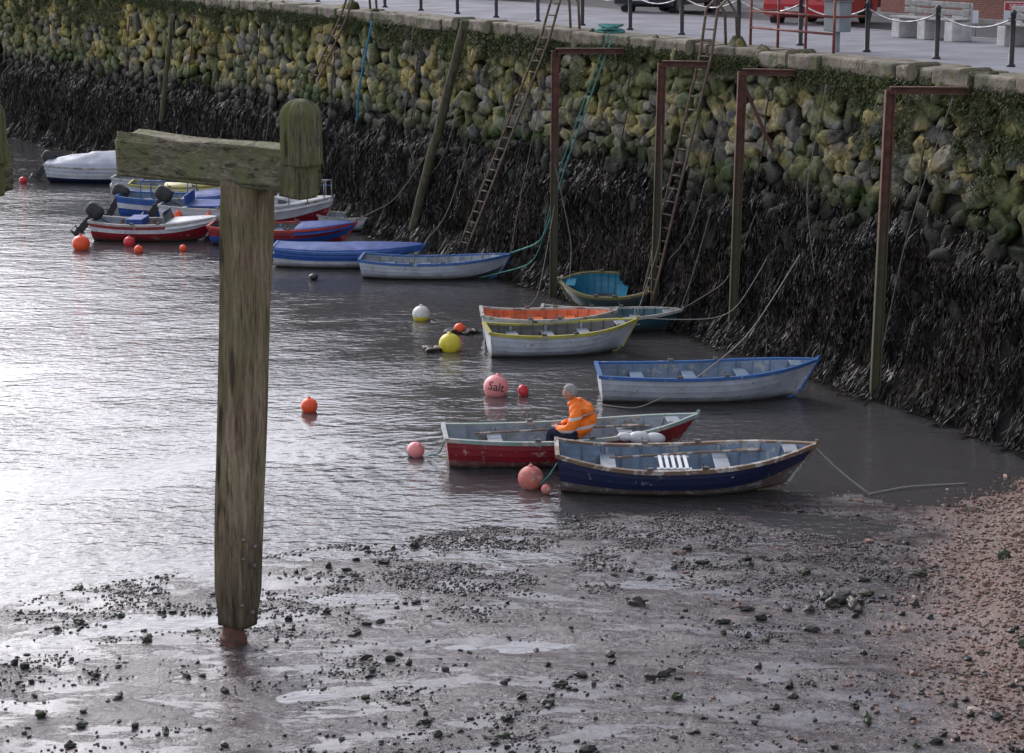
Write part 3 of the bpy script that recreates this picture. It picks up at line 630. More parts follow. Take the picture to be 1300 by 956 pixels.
def boat(name,x,y,hd,L,B,D,mats,nstr=7,hull=lambda i:0,draft=.10,rake=.35,tw=.75,bow=.25,stern=.08,thw=(.18,.42,.66),roll=0,z=0,cover=None,deck=None,pitch=0):
    e=empty(name,(x,y,z),(R(roll),R(pitch),R(hd)))
    def hb(t):
        t=np.asarray(t,float); a=tw+(1-tw)*np.sin(np.pi/2*np.clip(t/.45,0,1)); c=np.cos(np.pi/2*np.clip((t-.45)/.55,0,1)**1.6); return B/2*np.where(t<.45,a,np.maximum(c,.03))
    def sz(t): t=np.asarray(t,float); return D-draft+bow*np.clip((t-.35)/.65,0,1)**2+stern*np.clip((.35-t)/.35,0,1)**2
    def kz(t): t=np.asarray(t,float); return -draft+.16*np.clip((t-.72)/.28,0,1)**2+.03*np.clip((.2-t)/.2,0,1)
    def S(t,v,off=0,dz=0):
        t,v=np.broadcast_arrays(np.asarray(t,float),np.asarray(v,float)); a=v*np.pi/2
        w_=np.clip((t-.55)/.45,0,1)**1.5
        yb=(1-w_)*np.sin(a)**.72+w_*v**1.15; zf=(1-w_)*(1-np.cos(a))+w_*v
        return np.stack([-L/2+t*L-rake*(1-zf)*t**5+.06*(1-zf)*(1-t)**6,hb(t)*yb+off,kz(t)+(sz(t)-kz(t))*zf+dz],-1)
    ts=np.concatenate([np.linspace(0,.8,22),np.linspace(.82,1,10)])
    rows=[];mi=[]
    for i in range(nstr): rows+=[(i/nstr,.016 if i else 0),((i+1)/nstr,0.)]; mi+=[hull(i),hull(i)]
    mb=MB()
    for sg in(1,-1):
        G=np.stack([S(ts,v,o) for v,o in rows],1); G[...,1]*=sg
        a,b=G.shape[:2]; fs=[];mm=[]
        for i in range(a-1):
            for j in range(b-1): fs.append((i*b+j,i*b+j+1,(i+1)*b+j+1,(i+1)*b+j)[::sg]); mm.append(mi[j])
        mb.add(G.reshape(-1,3),fs,mm)
    P=np.array([S(0.,v,o) for v,o in rows]); Q=P*np.array([1,-1,1]); n=len(P)
    mb.add(np.concatenate([P,Q]),[(j,j+1,n+j+1,n+j) for j in range(n-1)],[mi[j] for j in range(n-1)])
    mb.build('hull',[mats[0],mats[1]],e)
    mb=MB()
    for sg in(1,-1):
        g=[]
        for dy,dz in((.035,-.04),(.035,.022),(-.04,.022),(-.04,-.02),(.035,-.04)):
            q=S(ts,1.0); q[:,1]=np.maximum(q[:,1]+dy,.0); q[:,2]+=dz; q[:,1]*=sg; g.append(q)
        mb.grid(np.stack(g,1))
    mb.box((-L/2+.0,0,float(sz(0))-.0),(.07,2*float(hb(0))+.06,.06),0)
    st=[S(1.,v)*np.array([1,0,1])+np.array([.01,0,0]) for v in np.linspace(0,1,7)]; st.append(st[-1]+np.array([.01,0,.07])); mb.tube(st,.032,8,0)
    mb.tube([S(t,0.)*np.array([1,0,1])-np.array([0,0,.02]) for t in np.linspace(.02,.98,12)],.025,6,0)
    mb.build('gunwale_and_stem',[mats[2]],e)
    if cover:
        mb=MB(); c0,c1,rid=cover; tt=np.linspace(c0,c1,26); g=[]
        for u in np.linspace(-1,1,19):
            q=S(tt,1.0); hw=q[:,1]+.045; q[:,1]=hw*u; fl=np.abs(u)>.97
            q[:,2]+=.03+rid*(1-abs(u)**1.6)*(np.sin(np.clip((tt-c0)/(c1-c0),0.02,.98)*np.pi)**.5)*(1+.35*(vn(tt*11,u*3,4)-.5))
            if fl: q[:,2]-=.13+.03*vn(tt*20,0*tt,3)
            g.append(q)
        mb.grid(np.stack(g,1)); mb.build('tarpaulin_cover' if not deck else 'deck',[mats[5]],e,smooth=True)
    if not (cover and cover[1]-cover[0]>.9):
        mb=MB(); ti=np.linspace(.012,.975,28); vi=np.linspace(0,1,9)
        for sg in(1,-1):
            q=np.stack([S(ti,v) for v in vi],1); q[...,1]=np.maximum(q[...,1]-.032,.004)*sg; q[...,2]+=.03*(1-vi)[None]; 
            a,b=q.shape[:2]; mb.add(q.reshape(-1,3),[(i*b+j,i*b+j+1,(i+1)*b+j+1,(i+1)*b+j)[::-sg] for i in range(a-1) for j in range(b-1)],0)
        q=np.stack([S(.012,v) for v in vi]); qq=q*np.array([1,-1,1]); mb.add(np.concatenate([q,qq]),[(j,n_+j,n_+j+1,j+1) for n_ in(9,) for j in range(8)],0)
        for t in np.linspace(.1,.88,11):
            for sg in(1,-1):
                r=np.array([S(t,v) for v in np.linspace(.1,.98,7)]); r[:,1]=np.maximum(r[:,1]-.045,.0)*sg; r[:,2]+=.02; mb.tube(r,.012,5,0)
        mb.build('interior_planking',[mats[3]],e)
        fz=max(.045,-draft+.12); mb=MB(); tf=np.linspace(.02,.9,20); hw=[]
        for t in tf:
            col=S(t,np.linspace(0,1,30)); hw.append(max(.01,np.interp(fz,col[:,2],col[:,1])-.03))
        hw=np.array(hw); xs_=-L/2+tf*L
        mb.grid(np.stack([np.stack([xs_,hw,0*xs_+fz],-1),np.stack([xs_,-hw,0*xs_+fz],-1)],1)); mb.build('floor',[m_floor],e)
        mb=MB()
        for k in thw:
            zz=float(sz(k))-.15; w2=float(hb(k))*.96-.02; mb.box((-L/2+k*L,0,zz),(.24,2*w2,.03),0)
            for sg in(1,-1): mb.box((-L/2+k*L,sg*(w2-.02),zz+.06),(.05,.05,.12),0)
        k=.93; mb.box((-L/2+k*L-.12,0,float(sz(k))-.03),(.22,2*float(hb(k))*.9,.03),0)
        for sg in(1,-1):
            for k in(.35,.56): mb.box((-L/2+k*L,sg*(float(hb(k))-.0),float(sz(k))+.045),(.1,.05,.05),1); mb.tube([(-L/2+k*L-.04,sg*float(hb(k)),float(sz(k))+.05),(-L/2+k*L-.04,sg*float(hb(k)),float(sz(k))+.13)],.01,6,1)
        if len(thw): mb.build('thwarts',[mats[4],m_steel],e,bevel=.006)
    return e,S,sz,hb
low3=lambda i:1 if i<4 else 0
e1,S1,sz1,hb1=boat('rowing_boat',2.76,30.75,0,4.1,1.4,.54,[m_h_navy,m_h_anti,m_r_wood,m_in_blue,m_in_grey],hull=low3,draft=.04,rake=.42,tw=.62,roll=3,bow=.24,stern=.18,nstr=7,z=.02,thw=(.2,.64))
mb=MB()
for j in range(5): mb.box((-.40+.10*j,.05,.43),(.055,.7,.02),0)
for yy in(-.25,.35): mb.box((-.20,yy,.41),(.55,.05,.02),0)
mb.build('slatted_seat',[m_sw],e1,bevel=.004)
mb=MB(); mb.tube([(-1.2,.32,.40),(.9,.42,.50)],.02,8,0); mb.box((1.1,.43,.51),(.5,.12,.02),0,rot=(0,-.05,.05)); mb.build('oar',[m_r_wood],e1)
e2,S2,sz2,hb2=boat('rowing_boat',1.0,32.5,5,4.25,1.45,.56,[m_h_red,m_h_redl,m_r_green,m_in_grey,m_in_grey],hull=lambda i:1 if i<4 else 0,draft=.08,rake=.45,tw=.74,bow=.26,stern=.05,roll=-1,thw=(.2,.5,.72))
boat('rowing_boat',3.7,36.95,2,4.15,1.5,.60,[m_h_grey,m_h_grey,m_r_blue,m_in_blue,m_in_blue],draft=.08,rake=.35,tw=.8,bow=.2,stern=.03)
boat('rowing_boat',1.04,40.9,8,3.15,1.35,.54,[m_h_grey,m_h_white,m_r_yel,m_in_dark,m_in_grey],draft=.06,rake=.3,tw=.8,bow=.18)
boat('rowing_boat',.80,42.2,3,2.9,1.3,.60,[m_h_white,m_h_white,m_r_white,m_in_orange,m_in_orange],draft=.06,rake=.3,tw=.8,bow=.08)
boat('rowing_boat',2.12,45.2,172,2.05,1.45,.52,[m_h_olive,m_h_olive,m_r_olive,m_in_teal,m_in_teal],draft=.02,rake=.2,tw=.72,bow=.10,roll=-13,z=.16,thw=(.3,))
boat('rowing_boat',2.2,43.3,-4,3.1,1.25,.42,[m_h_dteal,m_h_dteal,m_r_white,m_h_dteal,m_in_grey],draft=.08,rake=.3,tw=.8,bow=.12)
boat('rowing_boat',-1.9,49.7,-3,3.75,1.3,.48,[m_h_grey,m_h_olive,m_r_blue,m_in_grey,m_in_grey],hull=lambda i:1 if i<3 else 0,draft=.06,rake=.3,tw=.85,bow=.18)
boat('covered_dinghy',-4.2,51.4,-2,3.9,1.5,.50,[m_h_white,m_h_blue,m_r_blue,m_in_grey,m_in_grey,m_cov_blue],draft=.06,hull=lambda i:1 if i==5 else 0,cover=(.02,.98,.13),bow=.1)
boat('rowing_boat',-4.4,57.4,0,2.3,1.2,.45,[m_h_white,m_h_white,m_r_white,m_in_grey,m_in_grey],draft=.05,bow=.1,thw=(.3,.6))
boat('speedboat',-6.3,54.9,-3,4.0,1.6,.52,[m_h_red,m_h_blue,m_r_red,m_in_dark,m_in_blue,m_cov_blue],draft=.06,hull=lambda i:1 if i in(3,4) else 0,bow=.12,deck=True,cover=(.6,.99,.08),thw=(.2,.45))

def outboard(parent,x,z,tilt=35):
    ob=empty('outboard_motor_pivot'); ob.parent=parent; ob.location=(x,0,z); ob.rotation_euler=(0,R(tilt),0)
    mb=MB()
    def sh(v): return np.sign(v)*np.abs(v)**.6
    mb.ell((-.12,0,.28),(.26,.16,.2),0,18,12,fn=sh); mb.box((-.1,0,.0),(.16,.12,.35),0); mb.box((-.1,0,-.35),(.2,.05,.5),0); mb.box((-.12,0,-.42),(.36,.14,.02),0)
    mb.tube([(-.28,0,-.6),(-.15,0,-.6),(.05,0,-.6),(.12,0,-.6)],[.03,.05,.045,.01],10,0); mb.tube([(.05,0,.2),(.45,0,.28)],.02,8,0)
    for k in range(3): a=k*2.09; mb.box((-.31,.07*math.cos(a),-.6+.07*math.sin(a)),(.02,.12,.06),0,rot=(a,0,.4))
    mb.build('outboard_motor',[m_blk],ob,bevel=.015,smooth=False)
m_cabinw=bmat('cabin_white_mat',(.72,.72,.72),False); m_varn=M('wood_trim_mat',(.25,.10,.04),(.16,.07,.03),rough=.4,scale=8)
e,Sc,szc,hbc=boat('cabin_cruiser',-7.55,57.2,-2,4.9,1.9,.85,[m_h_white,m_h_red,m_r_white,m_in_grey,m_in_grey,m_cabinw],hull=lambda i:1 if i<5 else 0,draft=.12,bow=.25,deck=True,cover=(.38,.99,.1),thw=(.12,))
mb=MB(); prof=[(-.6,.7),(-.72,1.45),(-.2,1.5),(.45,1.42),(.85,1.08),(1.55,.98),(1.7,.78)]
vs=[(px,sg*(.70-.1*(pz-.7)-(.25 if px>1.2 else .0)),pz) for sg in(-1,1) for px,pz in prof]; n=len(prof)
mb.add(vs,[tuple(range(n)),tuple(range(2*n-1,n-1,-1))]+[(i,i+n,(i+1)%n+n,(i+1)%n) for i in range(n)],0); mb.build('cabin',[m_cabinw],e,bevel=.04)
mb=MB()
for sg in(-1,1):
    for q in([(-.58,1.08),(-.63,1.38),(-.15,1.4),(-.15,1.08)],[(-.05,1.08),(-.05,1.4),(.4,1.34),(.65,1.1)],[(.95,.88),(.95,1.0),(1.18,.96),(1.18,.88)]):
        mb.add([(a,sg*(.715-.1*(b-.7)),b) for a,b in q],[(0,1,2,3)],0)
mb.add([(.865,-.58,1.11),(.865,.58,1.11),(.50,.56,1.41),(.50,-.56,1.41)],[(0,1,2,3)],0); mb.build('cabin_windows',[m_glass],e)
mb=MB()
for sg in(-1,1):
    pts=[]
    for t in(.66,.76,.86,.95,.99): p=Sc(t,1.)*np.array([1,sg,1]); pts.append(p+np.array([0,0,.5])); mb.tube([p,p+np.array([0,0,.5])],.016,6,0)
    mb.tube(pts,.016,6,0)
mb.tube([(-.7,0,1.5),(-.7,0,2.3)],.02,8,0); mb.build('deck_rails',[m_gal],e,smooth=True)
mb=MB(); mb.box((-1.2,0,.78),(.9,1.4,.05),0); mb.box((-1.7,0,.95),(.05,1.4,.3),0); mb.build('cockpit_trim',[m_cov_blue],e,bevel=.01)
outboard(e,-2.5,.75,35)
mb=MB()
for t in(.12,.3,.5,.62): p=Sc(t,1.)*np.array([1,-1,1]); mb.ell(p+np.array([0,-.12,-.25]),(.11,.11,.2),0,14,10); mb.tube([p,p+np.array([0,-.12,-.05])],.01,5,0)
m_b_or=M('buoy_orange_mat',(.9,.10,.025),(.75,.08,.02),rough=.4,scale=5,dirt=((.15,.07,.04),-.35,-.05))
mb.build('fenders',[m_b_or],e,smooth=True)
c=bpy.data.curves.new('registration','FONT'); c.body='F100'; c.size=.36; o=bpy.data.objects.new('registration',c); COL.objects.link(o); o.parent=e; o.rotation_euler=(R(84),0,R(-2)); o.location=(.15,-1.01,.44); c.materials.append(m_blk); c.extrude=.004
# day boat and other boats in the far cluster
e,_,_,_=boat('open_motorboat',-9.95,55.6,-3,3.5,1.4,.55,[m_h_red,m_h_white,m_r_white,m_in_grey,m_varn,m_cabinw],hull=lambda i:1 if i in(5,) else 0,draft=.06,bow=.15,deck=True,cover=(.62,.99,.07),thw=(.2,.45)); 
mb=MB(); mb.box((.36,0,.68),(.05,.95,.30),0,rot=(0,-.35,0)); mb.box((-.5,0,.52),(.45,.9,.22),1); mb.build('windscreen_and_seat',[m_glass,m_cov_blue],e,bevel=.02); outboard(e,-1.8,.5,40)
e,_,_,_=boat('open_motorboat',-9.7,59.4,-4,3.9,1.6,.72,[m_h_blue,m_h_white,m_r_blue,m_in_blue,m_in_grey,m_cov_blue],hull=lambda i:1 if i==5 else 0,draft=.06,bow=.15,deck=True,cover=(.5,.99,.15)); outboard(e,-2.0,.5,30)
mb=MB()
for sg in(-1,1):
    mb.tube([(.2,sg*.6,.6),(.2,sg*.6,1.2),(-1.2,sg*.6,1.2),(-1.2,sg*.6,.6)],.025,6,0)
mb.tube([(.2,-.6,1.2),(.2,.6,1.2)],.025,6,0); mb.tube([(-1.2,-.6,1.2),(-1.2,.6,1.2)],.025,6,0); mb.build('canopy_frame',[m_r_blue],e)
m_cov_yel=M('cover_yellow_mat',(.66,.54,.05),(.6,.6,.5),rough=.5,scale=2)
boat('covered_dinghy',-10.0,62.0,2,3.6,1.4,.74,[m_h_white,m_h_white,m_r_yel,m_in_grey,m_in_grey,m_cov_yel],draft=.06,cover=(.3,.98,.24),bow=.12,thw=(.15,))
boat('rowing_boat',-11.2,64.4,-3,3.2,1.3,.6,[m_h_grey,m_h_grey,m_r_white,m_in_grey,m_in_grey],draft=.06)
e,_,_,_=boat('open_motorboat',-5.7,60.0,-6,2.9,1.3,.66,[m_h_blue,m_h_blue,m_r_blue,m_in_blue,m_in_blue],draft=.06,thw=(.3,.6))
mb=MB()
for sg in(-1,1):
    pts=[(x_,sg*.5,1.0) for x_ in(-1.2,-.4,.4,1.0)]; mb.tube(pts,.02,6,0)
    for x_ in(-1.2,-.4,.4,1.0): mb.tube([(x_,sg*.5,.5),(x_,sg*.5,1.0)],.018,6,0)
mb.build('guard_rails',[m_r_blue],e)
e,_,_,_=boat('covered_speedboat',-13.6,67.9,-3,4.2,1.7,.6,[m_h_white,m_h_navy,m_r_white,m_in_grey,m_in_grey,m_cov_grey],hull=lambda i:1 if i<4 else 0,draft=.06,cover=(.0,.99,.42),bow=.05); outboard(e,-2.15,.5,35)

mb=MB()
for (px,pz,rr) in((1.05,.54,.13),(1.3,.52,.12),(.8,.56,.09)): mb.ell((px,-.66,pz-.02),(rr*1.5,rr*.9,rr*.85),0,18,12,rot=(0,.08,0))
mb.build('white_fenders',[M('fender_white_mat',(.68,.68,.68),(.45,.45,.43),rough=.45,scale=5)],e2,smooth=True)
mb=MB(); mb.tube([(-1.6,.3,.42),(.9,.38,.48)],.02,8,0); mb.box((1.15,.39,.48),(.5,.12,.02),0); mb.build('oar',[m_r_wood],e2)

# ------------------------------------------------------------ buoys
m_b_pinkl=M('buoy_palepink_mat',(.85,.30,.28),(.75,.25,.24),rough=.45,scale=4)
m_b_red=M('buoy_red_mat',(.65,.03,.04),(.45,.03,.03),rough=.4,scale=6); m_b_yel=M('buoy_yellow_mat',(.66,.55,.04),(.55,.45,.04),rough=.45,scale=5); m_b_wh=M('buoy_white_mat',(.7,.68,.62),(.5,.48,.42),rough=.5,scale=5)
m_b_sal=M('buoy_salmon_mat',(.62,.16,.12),(.42,.14,.11),rough=.6,scale=7,chips=((.5,.35,.3),.55,9))
def buoy(x,y,r,mat,mat2=None,flat=1.,z=None,text=None,tilt=(0,0,0),name='mooring_buoy'):
    z=r*.62 if z is None else z
    e=empty(name,(x,y,z),tilt); mb=MB(); mb.ell((0,0,0),(r,r,r*flat),0,28,18,fn=lambda v:v*(1+.02*np.sin(v[:,2:3]*3)))
    if mat2:
        for k,f in enumerate(mb.f):
            if np.mean([mb.v[0][i][2] for i in f])<-.1*r: mb.m[k]=1
    mb.tube([(0,0,r*flat*.93),(0,0,r*flat*1.02),(0,0,r*flat*1.14)],[r*.24,r*.2,r*.14],12,0)
    th=np.linspace(0,math.pi,8); mb.tube([(r*.1*math.cos(a),0,r*flat*1.12+r*.14*math.sin(a)) for a in th],r*.03,6,2)
    mb.build('float',[mat,mat2 or mat,m_steel],e,smooth=True)
    if text:
        c=bpy.data.curves.new('t','FONT'); c.body=text; c.size=r*.95; c.align_x='CENTER'; to=bpy.data.objects.new('t',c); COL.objects.link(to)
        bpy.context.view_layer.update(); me=bpy.data.meshes.new_from_object(to.evaluated_get(bpy.context.evaluated_depsgraph_get())); bpy.data.objects.remove(to)
        bm=bmesh.new(); bm.from_mesh(me); bmesh.ops.triangulate(bm,faces=bm.faces); bmesh.ops.subdivide_edges(bm,edges=bm.edges,cuts=1); 
        for v in bm.verts:
            a=v.co.x/r; b=(v.co.y-r*.15)/r; rr=r*1.07; v.co=Vector((rr*math.sin(a)*math.cos(b),-rr*math.cos(a)*math.cos(b),rr*math.sin(b)))
        bm.to_mesh(me); bm.free(); o=bpy.data.objects.new('lettering',me); COL.objects.link(o); o.parent=e; me.materials.clear(); me.materials.append(m_blk)
buoy(-11.7,53.9,.24,m_b_or); buoy(-3.73,35.85,.155,m_b_or); buoy(-.31,37.15,.235,m_b_pinkl,text='Salt',tilt=(-.1,0.2,0)); buoy(.21,37.1,.13,m_b_red,flat=.75,tilt=(.3,1.2,0))
buoy(-1.63,32.75,.15,m_b_pinkl,m_blk,tilt=(.5,.5,0)); buoy(.3,30.85,.205,m_b_sal,z=.15); buoy(.54,30.5,.08,m_b_sal,z=.07)
buoy(-2.04,44.3,.2,m_b_wh,m_b_yel); buoy(-1.3,41.05,.23,m_b_yel); buoy(-1.15,42.9,.13,m_b_or,tilt=(0,1.2,0),name='pick_up_buoy'); buoy(-16.5,67.5,.13,m_b_red); buoy(-12.6,64.4,.16,m_b_yel,m_b_or)
buoy(-10.05,53.4,.12,m_b_or); buoy(-4.95,49.3,.12,m_blk,flat=.7); buoy(-10.5,54.5,.16,m_b_red); buoy(-5.6,58.9,.12,m_b_red); buoy(-6.15,45.5,.12,m_b_red); buoy(-13.2,66.2,.12,m_b_wh); buoy(-8.9,53.7,.1,m_b_or)
q=np.array([(-1.62,40.95),(-1.75,41.1),(-1.5,41.2),(-1.0,42.85),(-.85,42.9),(-1.3,42.8)]); n=len(q)
Q,FF,Cc=blobs(np.concatenate([q,np.full((n,1),.03)],1),np.stack([rng.uniform(.12,.2,n),rng.uniform(.1,.15,n),rng.uniform(.05,.09,n)],-1),rotz(n),3,np.tile([[.03,.022,.012]],(n,1)),rough=.6); bigmesh('floating_seaweed',Q.reshape(-1,3),FF,m_peb,col=Cc.reshape(-1,3))

# ------------------------------------------------------------ ropes
def rope(pts,r=.014,mat=None,sag=0,name='mooring_rope'):
    pts=np.array(pts,float); k=np.linspace(0,len(pts)-1,14*(len(pts)-1)+1); 
    P=np.stack([np.interp(k,np.arange(len(pts)),pts[:,i]) for i in range(3)],-1)
    if len(pts)>2:
        for _ in range(12): P[1:-1]=(P[:-2]+2*P[1:-1]+P[2:])/4
    if sag: kk=k/k[-1]; P[:,2]-=sag*4*kk*(1-kk)
    e=empty(name); mb=MB(); mb.tube(P,r,6,0); mb.build('strand',[mat or m_rope],e,smooth=True)
rope([(4.80,30.75,.70),(5.62,30.4,.04)],.013,m_ropep,sag=.04); rope([(5.62,30.4,.03),(6.3,30.8,.035),(7.3,31.0,.03)],.009,m_ropep)
rope([(5.9,40.2,2.3),(4.6,38.4,.95),(3.1,36.1,.35)],.012,m_ropep,sag=.1); rope([(3.1,36.1,.35),(2.3,35.9,.03),(1.6,36.3,.02)],.010,m_ropep)
rope([(2.35,47.2,6.15),(1.3,47.4,3.2),(.75,47.8,1.2),(-.05,49.6,.62)],.022,m_ropeg)
rope([(2.25,47.3,6.2),(1.1,47.6,2.9),(.6,48.2,.6),(-.8,49.3,.05)],.016,m_ropeg)
rope([(4.3,43.0,2.7),(3.9,42.9,1.2),(3.7,43.15,.5)],.012); rope([(5.2,41.6,3.1),(4.6,42.0,1.3),(3.75,43.1,.5)],.012)
rope([(5.6,41.0,2.6),(4.6,41.3,.8),(2.6,41.1,.7)],.011,m_ropep,sag=.15); rope([(4.6,43.2,5.2),(3.9,43.1,2.1),(3.0,45.2,.6)],.011); rope([(.7,48.7,4.6),(.2,49.4,2.0),(-.05,49.5,.6)],.013)
rope([(-.9,52.6,5.8),(-1.8,53.2,2.5),(-3.3,57.3,.5)],.013); rope([(-7.2,62.7,5.8),(-7.6,62.2,2.0),(-8,62.5,.6)],.013); rope([(-4.0,58.2,5.9),(-4.4,58.1,4.0),(-4.5,58.4,3.0)],.034,m_ropeb)
rope([(-2.7,55.6,5.9),(-3.0,55.3,3.1),(-2.4,54.7,1.4)],.013); rope([(6.1,39.2,5.7),(5.75,39.2,3.6),(5.95,38.9,2.0)],.012); rope([(7.9,36.2,5.7),(7.2,36.3,3.2),(6.9,36.6,1.0)],.011)
rope([(3.28,44.2,4.4),(3.3,43.9,2.0),(2.6,41.2,.72)],.010,sag=.1); rope([(1.0,47.0,3.2),(1.4,46.3,1.4),(1.3,45.1,.6)],.011)
rope([(1.0,47.0,2.2),(.6,45.0,.5),(.2,42.4,.55)],.010,sag=.1); rope([(-2.0,54.2,3.0),(-3.2,54.8,1.2),(-4.4,54.9,.6)],.013); rope([(-.9,53.0,3.6),(-1.7,52.0,1.2),(-2.3,51.4,.55)],.013)
rope([(-1.1,32.2,.45),(-1.2,32.2,.2),(-1.4,32.6,.05)],.012,m_ropeg); rope([(.72,30.7,.45),(.6,30.7,.25),(.45,30.7,.1)],.014,m_ropeg)
mb=MB(); e=empty('coiled_rope')
pp=[wall(near_s(2.2,48.3)+.35*math.cos(a*1.9)*(1-.01*a),-.2+.22*math.sin(a*2.1),6.15+.0045*a) for a in np.arange(0,40,.35)]; mb.tube(pp,.025,6,0); mb.build('coil',[m_ropeg],e,smooth=True)

# ------------------------------------------------------------ seated man
def skin(name,verts,edges,rad,parent,mats,root=0,sub=2,classify=None,disp=0):
    me=bpy.data.meshes.new(name); me.from_pydata([tuple(v) for v in verts],edges,[]); ob=bpy.data.objects.new(name,me); COL.objects.link(ob)
    ob.modifiers.new('S','SKIN'); sv_=me.skin_vertices[0].data
    for i,r in enumerate(rad): sv_[i].radius=r if isinstance(r,tuple) else (r,r); sv_[i].use_root=(i==root)
    ms=ob.modifiers.new('U','SUBSURF'); ms.levels=sub; ms.render_levels=sub
    bpy.context.view_layer.update(); m2=bpy.data.meshes.new_from_object(ob.evaluated_get(bpy.context.evaluated_depsgraph_get())); bpy.data.objects.remove(ob)
    m2.materials.clear()
    for m in mats: m2.materials.append(m)
    for p in m2.polygons: p.use_smooth=True; p.material_index=classify(p.center) if classify else 0
    if disp:
        co=np.array([v.co[:] for v in m2.vertices]); no=np.array([v.normal[:] for v in m2.vertices])
        dd=disp*(fbm(co[:,0]*7,co[:,1]*7,co[:,2]*16,3)-.5)*2; co=co+no*dd[:,None]; m2.vertices.foreach_set('co',co.astype(np.float32).ravel()); m2.update()
    o=bpy.data.objects.new(name,m2); COL.objects.link(o); o.parent=parent; return o
m_skin=M('skin_mat',(.50,.26,.18),(.42,.20,.14),rough=.55,scale=12); m_trous=M('trousers_mat',(.015,.02,.045),(.01,.013,.03),rough=.85,scale=12); m_boot=M('boot_mat',(.02,.018,.015),(.03,.025,.02),rough=.5)
m_hair=M('grey_hair_mat',(.38,.37,.36),(.22,.21,.20),rough=.8,scale=30,bump=.8,bdist=.01,bscale=60)
m_jk,nt,bs=base('hi_vis_jacket_mat'); v,tc=coords(nt); sp=nt.nodes.new('ShaderNodeSeparateXYZ'); nt.links.new(tc.outputs['Object'],sp.inputs[0])
n=_noise(nt,v,7,5,.6); col=_mixn(nt,_map(nt,n,.3,.7),(1.0,.22,.008),(.88,.16,.006))
def bandf(z0,z1):
    zz=_math(nt,'ADD',sp.outputs['Z'],_math(nt,'MULTIPLY',sp.outputs['X'],.18))
    return _math(nt,'MULTIPLY',_math(nt,'GREATER_THAN',zz,z0),_math(nt,'LESS_THAN',zz,z1))
bf=_math(nt,'MAXIMUM',bandf(.20,.25),bandf(.41,.455)); col=_mixn(nt,bf,col,(.55,.57,.55)); nt.links.new(col,bs.inputs['Base Color']); bs.inputs['Roughness'].default_value=.65; bumpn(nt,bs,n,.9,.04)
man=empty('seated_man',(1.10,32.5,.36),(0,0,R(168)))
V=[(-.02,0,.12),(-.11,0,.27),(-.10,0,.43),(-.02,0,.56),(.06,0,.64),(.10,0,.70)]; Rr=[(.21,.23),(.225,.25),(.22,.26),(.16,.20),(.09,.095),.062]
E=[(0,1),(1,2),(2,3),(3,4),(4,5)]
for sg in(1,-1):
    b=len(V); V+=[(-.03,sg*.20,.53),(.00,sg*.30,.39),(.06,sg*.325,.25),(.20,sg*.25,.215),(.31,sg*.13,.21)]; Rr+=[.125,.11,.098,.078,.05]; E+=[(3,b),(b,b+1),(b+1,b+2),(b+2,b+3),(b+3,b+4)]
    b=len(V); V+=[(.06,sg*.11,.10),(.27,sg*.15,.13),(.46,sg*.17,.15),(.45,sg*.17,-.04),(.43,sg*.17,-.22),(.46,sg*.17,-.265),(.60,sg*.175,-.28)]; Rr+=[.12,.095,.08,.066,.054,.05,.038]; E+=[(0,b),(b,b+1),(b+1,b+2),(b+2,b+3),(b+3,b+4),(b+4,b+5),(b+5,b+6)]
Va=np.array(V)
def dseg(c,a,b): 
    a,b=Va[a],Va[b]; k=np.clip(np.dot(c-a,b-a)/np.dot(b-a,b-a),0,1); return np.linalg.norm(c-a-(b-a)*k)
def cls(c):
    c=np.array(c); best=None
    for (a,b) in E:
        d_=dseg(c,a,b)-.5*(np.mean(Rr[a])+np.mean(Rr[b])); 
        if best is None or d_<best[0]: best=(d_,a,b)
    _,a,b=best
    if b==5: return 2
    if b>=11 and V[b][2]<.18: return 3 if V[b][2]<-.23 else 1
    return 0
skin('body',V,E,Rr,man,[m_jk,m_trous,m_skin,m_boot],classify=cls,sub=3,disp=.02)
mb=MB(); th=np.linspace(0,2*math.pi,17); mb.tube([(.055+.095*math.cos(a),.095*math.sin(a),.645-.04*math.cos(a)) for a in th],.035,8,0,caps=False); mb.build('jacket_collar',[m_jk],man,smooth=True)
hd_=empty('head'); hd_.parent=man; hd_.location=(.14,0,.795); hd_.rotation_euler=(0,R(14),0); hd_.scale=(1.1,1.1,1.1)
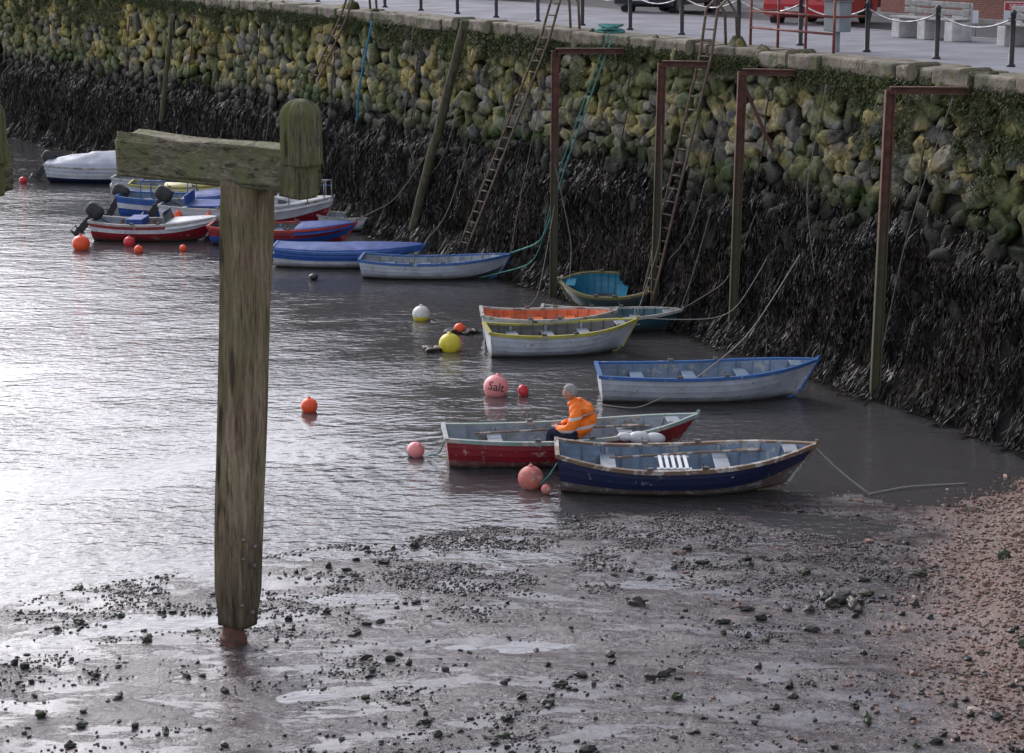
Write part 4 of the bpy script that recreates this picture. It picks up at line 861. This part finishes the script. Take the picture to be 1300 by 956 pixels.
def headf(v):
    v=v.copy(); x,y,z=v[:,0],v[:,1],v[:,2]
    jaw=sstep(-.1,-1,z); x2=x*(1-.15*jaw)+.10*jaw; y2=y*(1-.38*jaw)
    front=sstep(.3,.9,x)
    nose=np.exp(-((y/.16)**2+((z+.12)/.22)**2))*front*.30
    brow=np.exp(-((z-.2)/.1)**2-(y/.5)**2)*front*.06; eye=np.exp(-(((np.abs(y)-.33)/.15)**2+((z-.06)/.12)**2))*front*.10
    mouth=np.exp(-((y/.3)**2+((z+.5)/.05)**2))*front*.05; chin=np.exp(-((y/.3)**2+((z+.8)/.15)**2))*front*.10
    return np.stack([x2+nose+brow-eye-mouth+chin,y2,z],-1)
mb=MB(); mb.ell((0,0,0),(.098,.078,.118),0,48,36,fn=headf)
for sg in(1,-1):
    mb.ell((-.008,sg*.082,-.005),(.020,.009,.032),0,12,8,rot=(0,.2,0)); mb.ell((.082,sg*.027,.010),(.011,.012,.008),1,10,8)
    mb.ell((.0905,sg*.027,.010),(.0045,.005,.005),2,8,6); mb.ell((.091,sg*.027,.031),(.01,.018,.004),3,8,6)
mb.ell((.088,0,-.055),(.008,.022,.004),4,10,6)
mb.build('face',[m_skin,m_sw,m_blk,m_hair,M('lip_mat',(.35,.12,.1),(.3,.1,.09))],hd_,smooth=True)
mb=MB()
def hairf(v):
    v=v.copy(); x,y,z=v[:,0],v[:,1],v[:,2]; cut=np.clip(sstep(.05,.45,x)*sstep(.62,.35,z)+sstep(-.45,-.7,z),0,1)
    return v*(1-.25*cut)[:,None]*(1+.07*(vn(x*6,y*6,z*6)-.5))[:,None]
mb.ell((-.012,0,.016),(.108,.088,.120),0,40,30,fn=hairf); mb.build('hair',[m_hair],hd_,smooth=True)
for sg in(1,-1):
    V2=[(.30,sg*.13,.21),(.345,sg*.09,.215),(.375,sg*.06,.215)]; R2=[.036,(.038,.026),(.036,.022)]; E2=[(0,1),(1,2)]
    for f,(oy,ln) in enumerate(((.030,.075),(.010,.085),(-.010,.08),(-.03,.065))):
        b=len(V2); dx,dy=.6,-.8*sg; px,py=-dy,dx
        c=np.array([.385+px*oy*sg,sg*.055+py*oy*sg,.215+.012*sg]); V2+=[tuple(c),tuple(c+np.array([dx*ln*.5,dy*ln*.5,-.004])),tuple(c+np.array([dx*ln*.8,dy*ln*.8,-.028]))]; R2+=[.0105,.0095,.008]; E2+=[(2,b),(b,b+1),(b+1,b+2)]
    b=len(V2); V2+=[(.35,sg*.06,.238),(.385,sg*.03,.245)]; R2+=[.012,.0095]; E2+=[(1,b),(b,b+1)]
    skin('hand',V2,E2,R2,man,[m_skin],sub=1)
print('objects',len(bpy.data.objects))
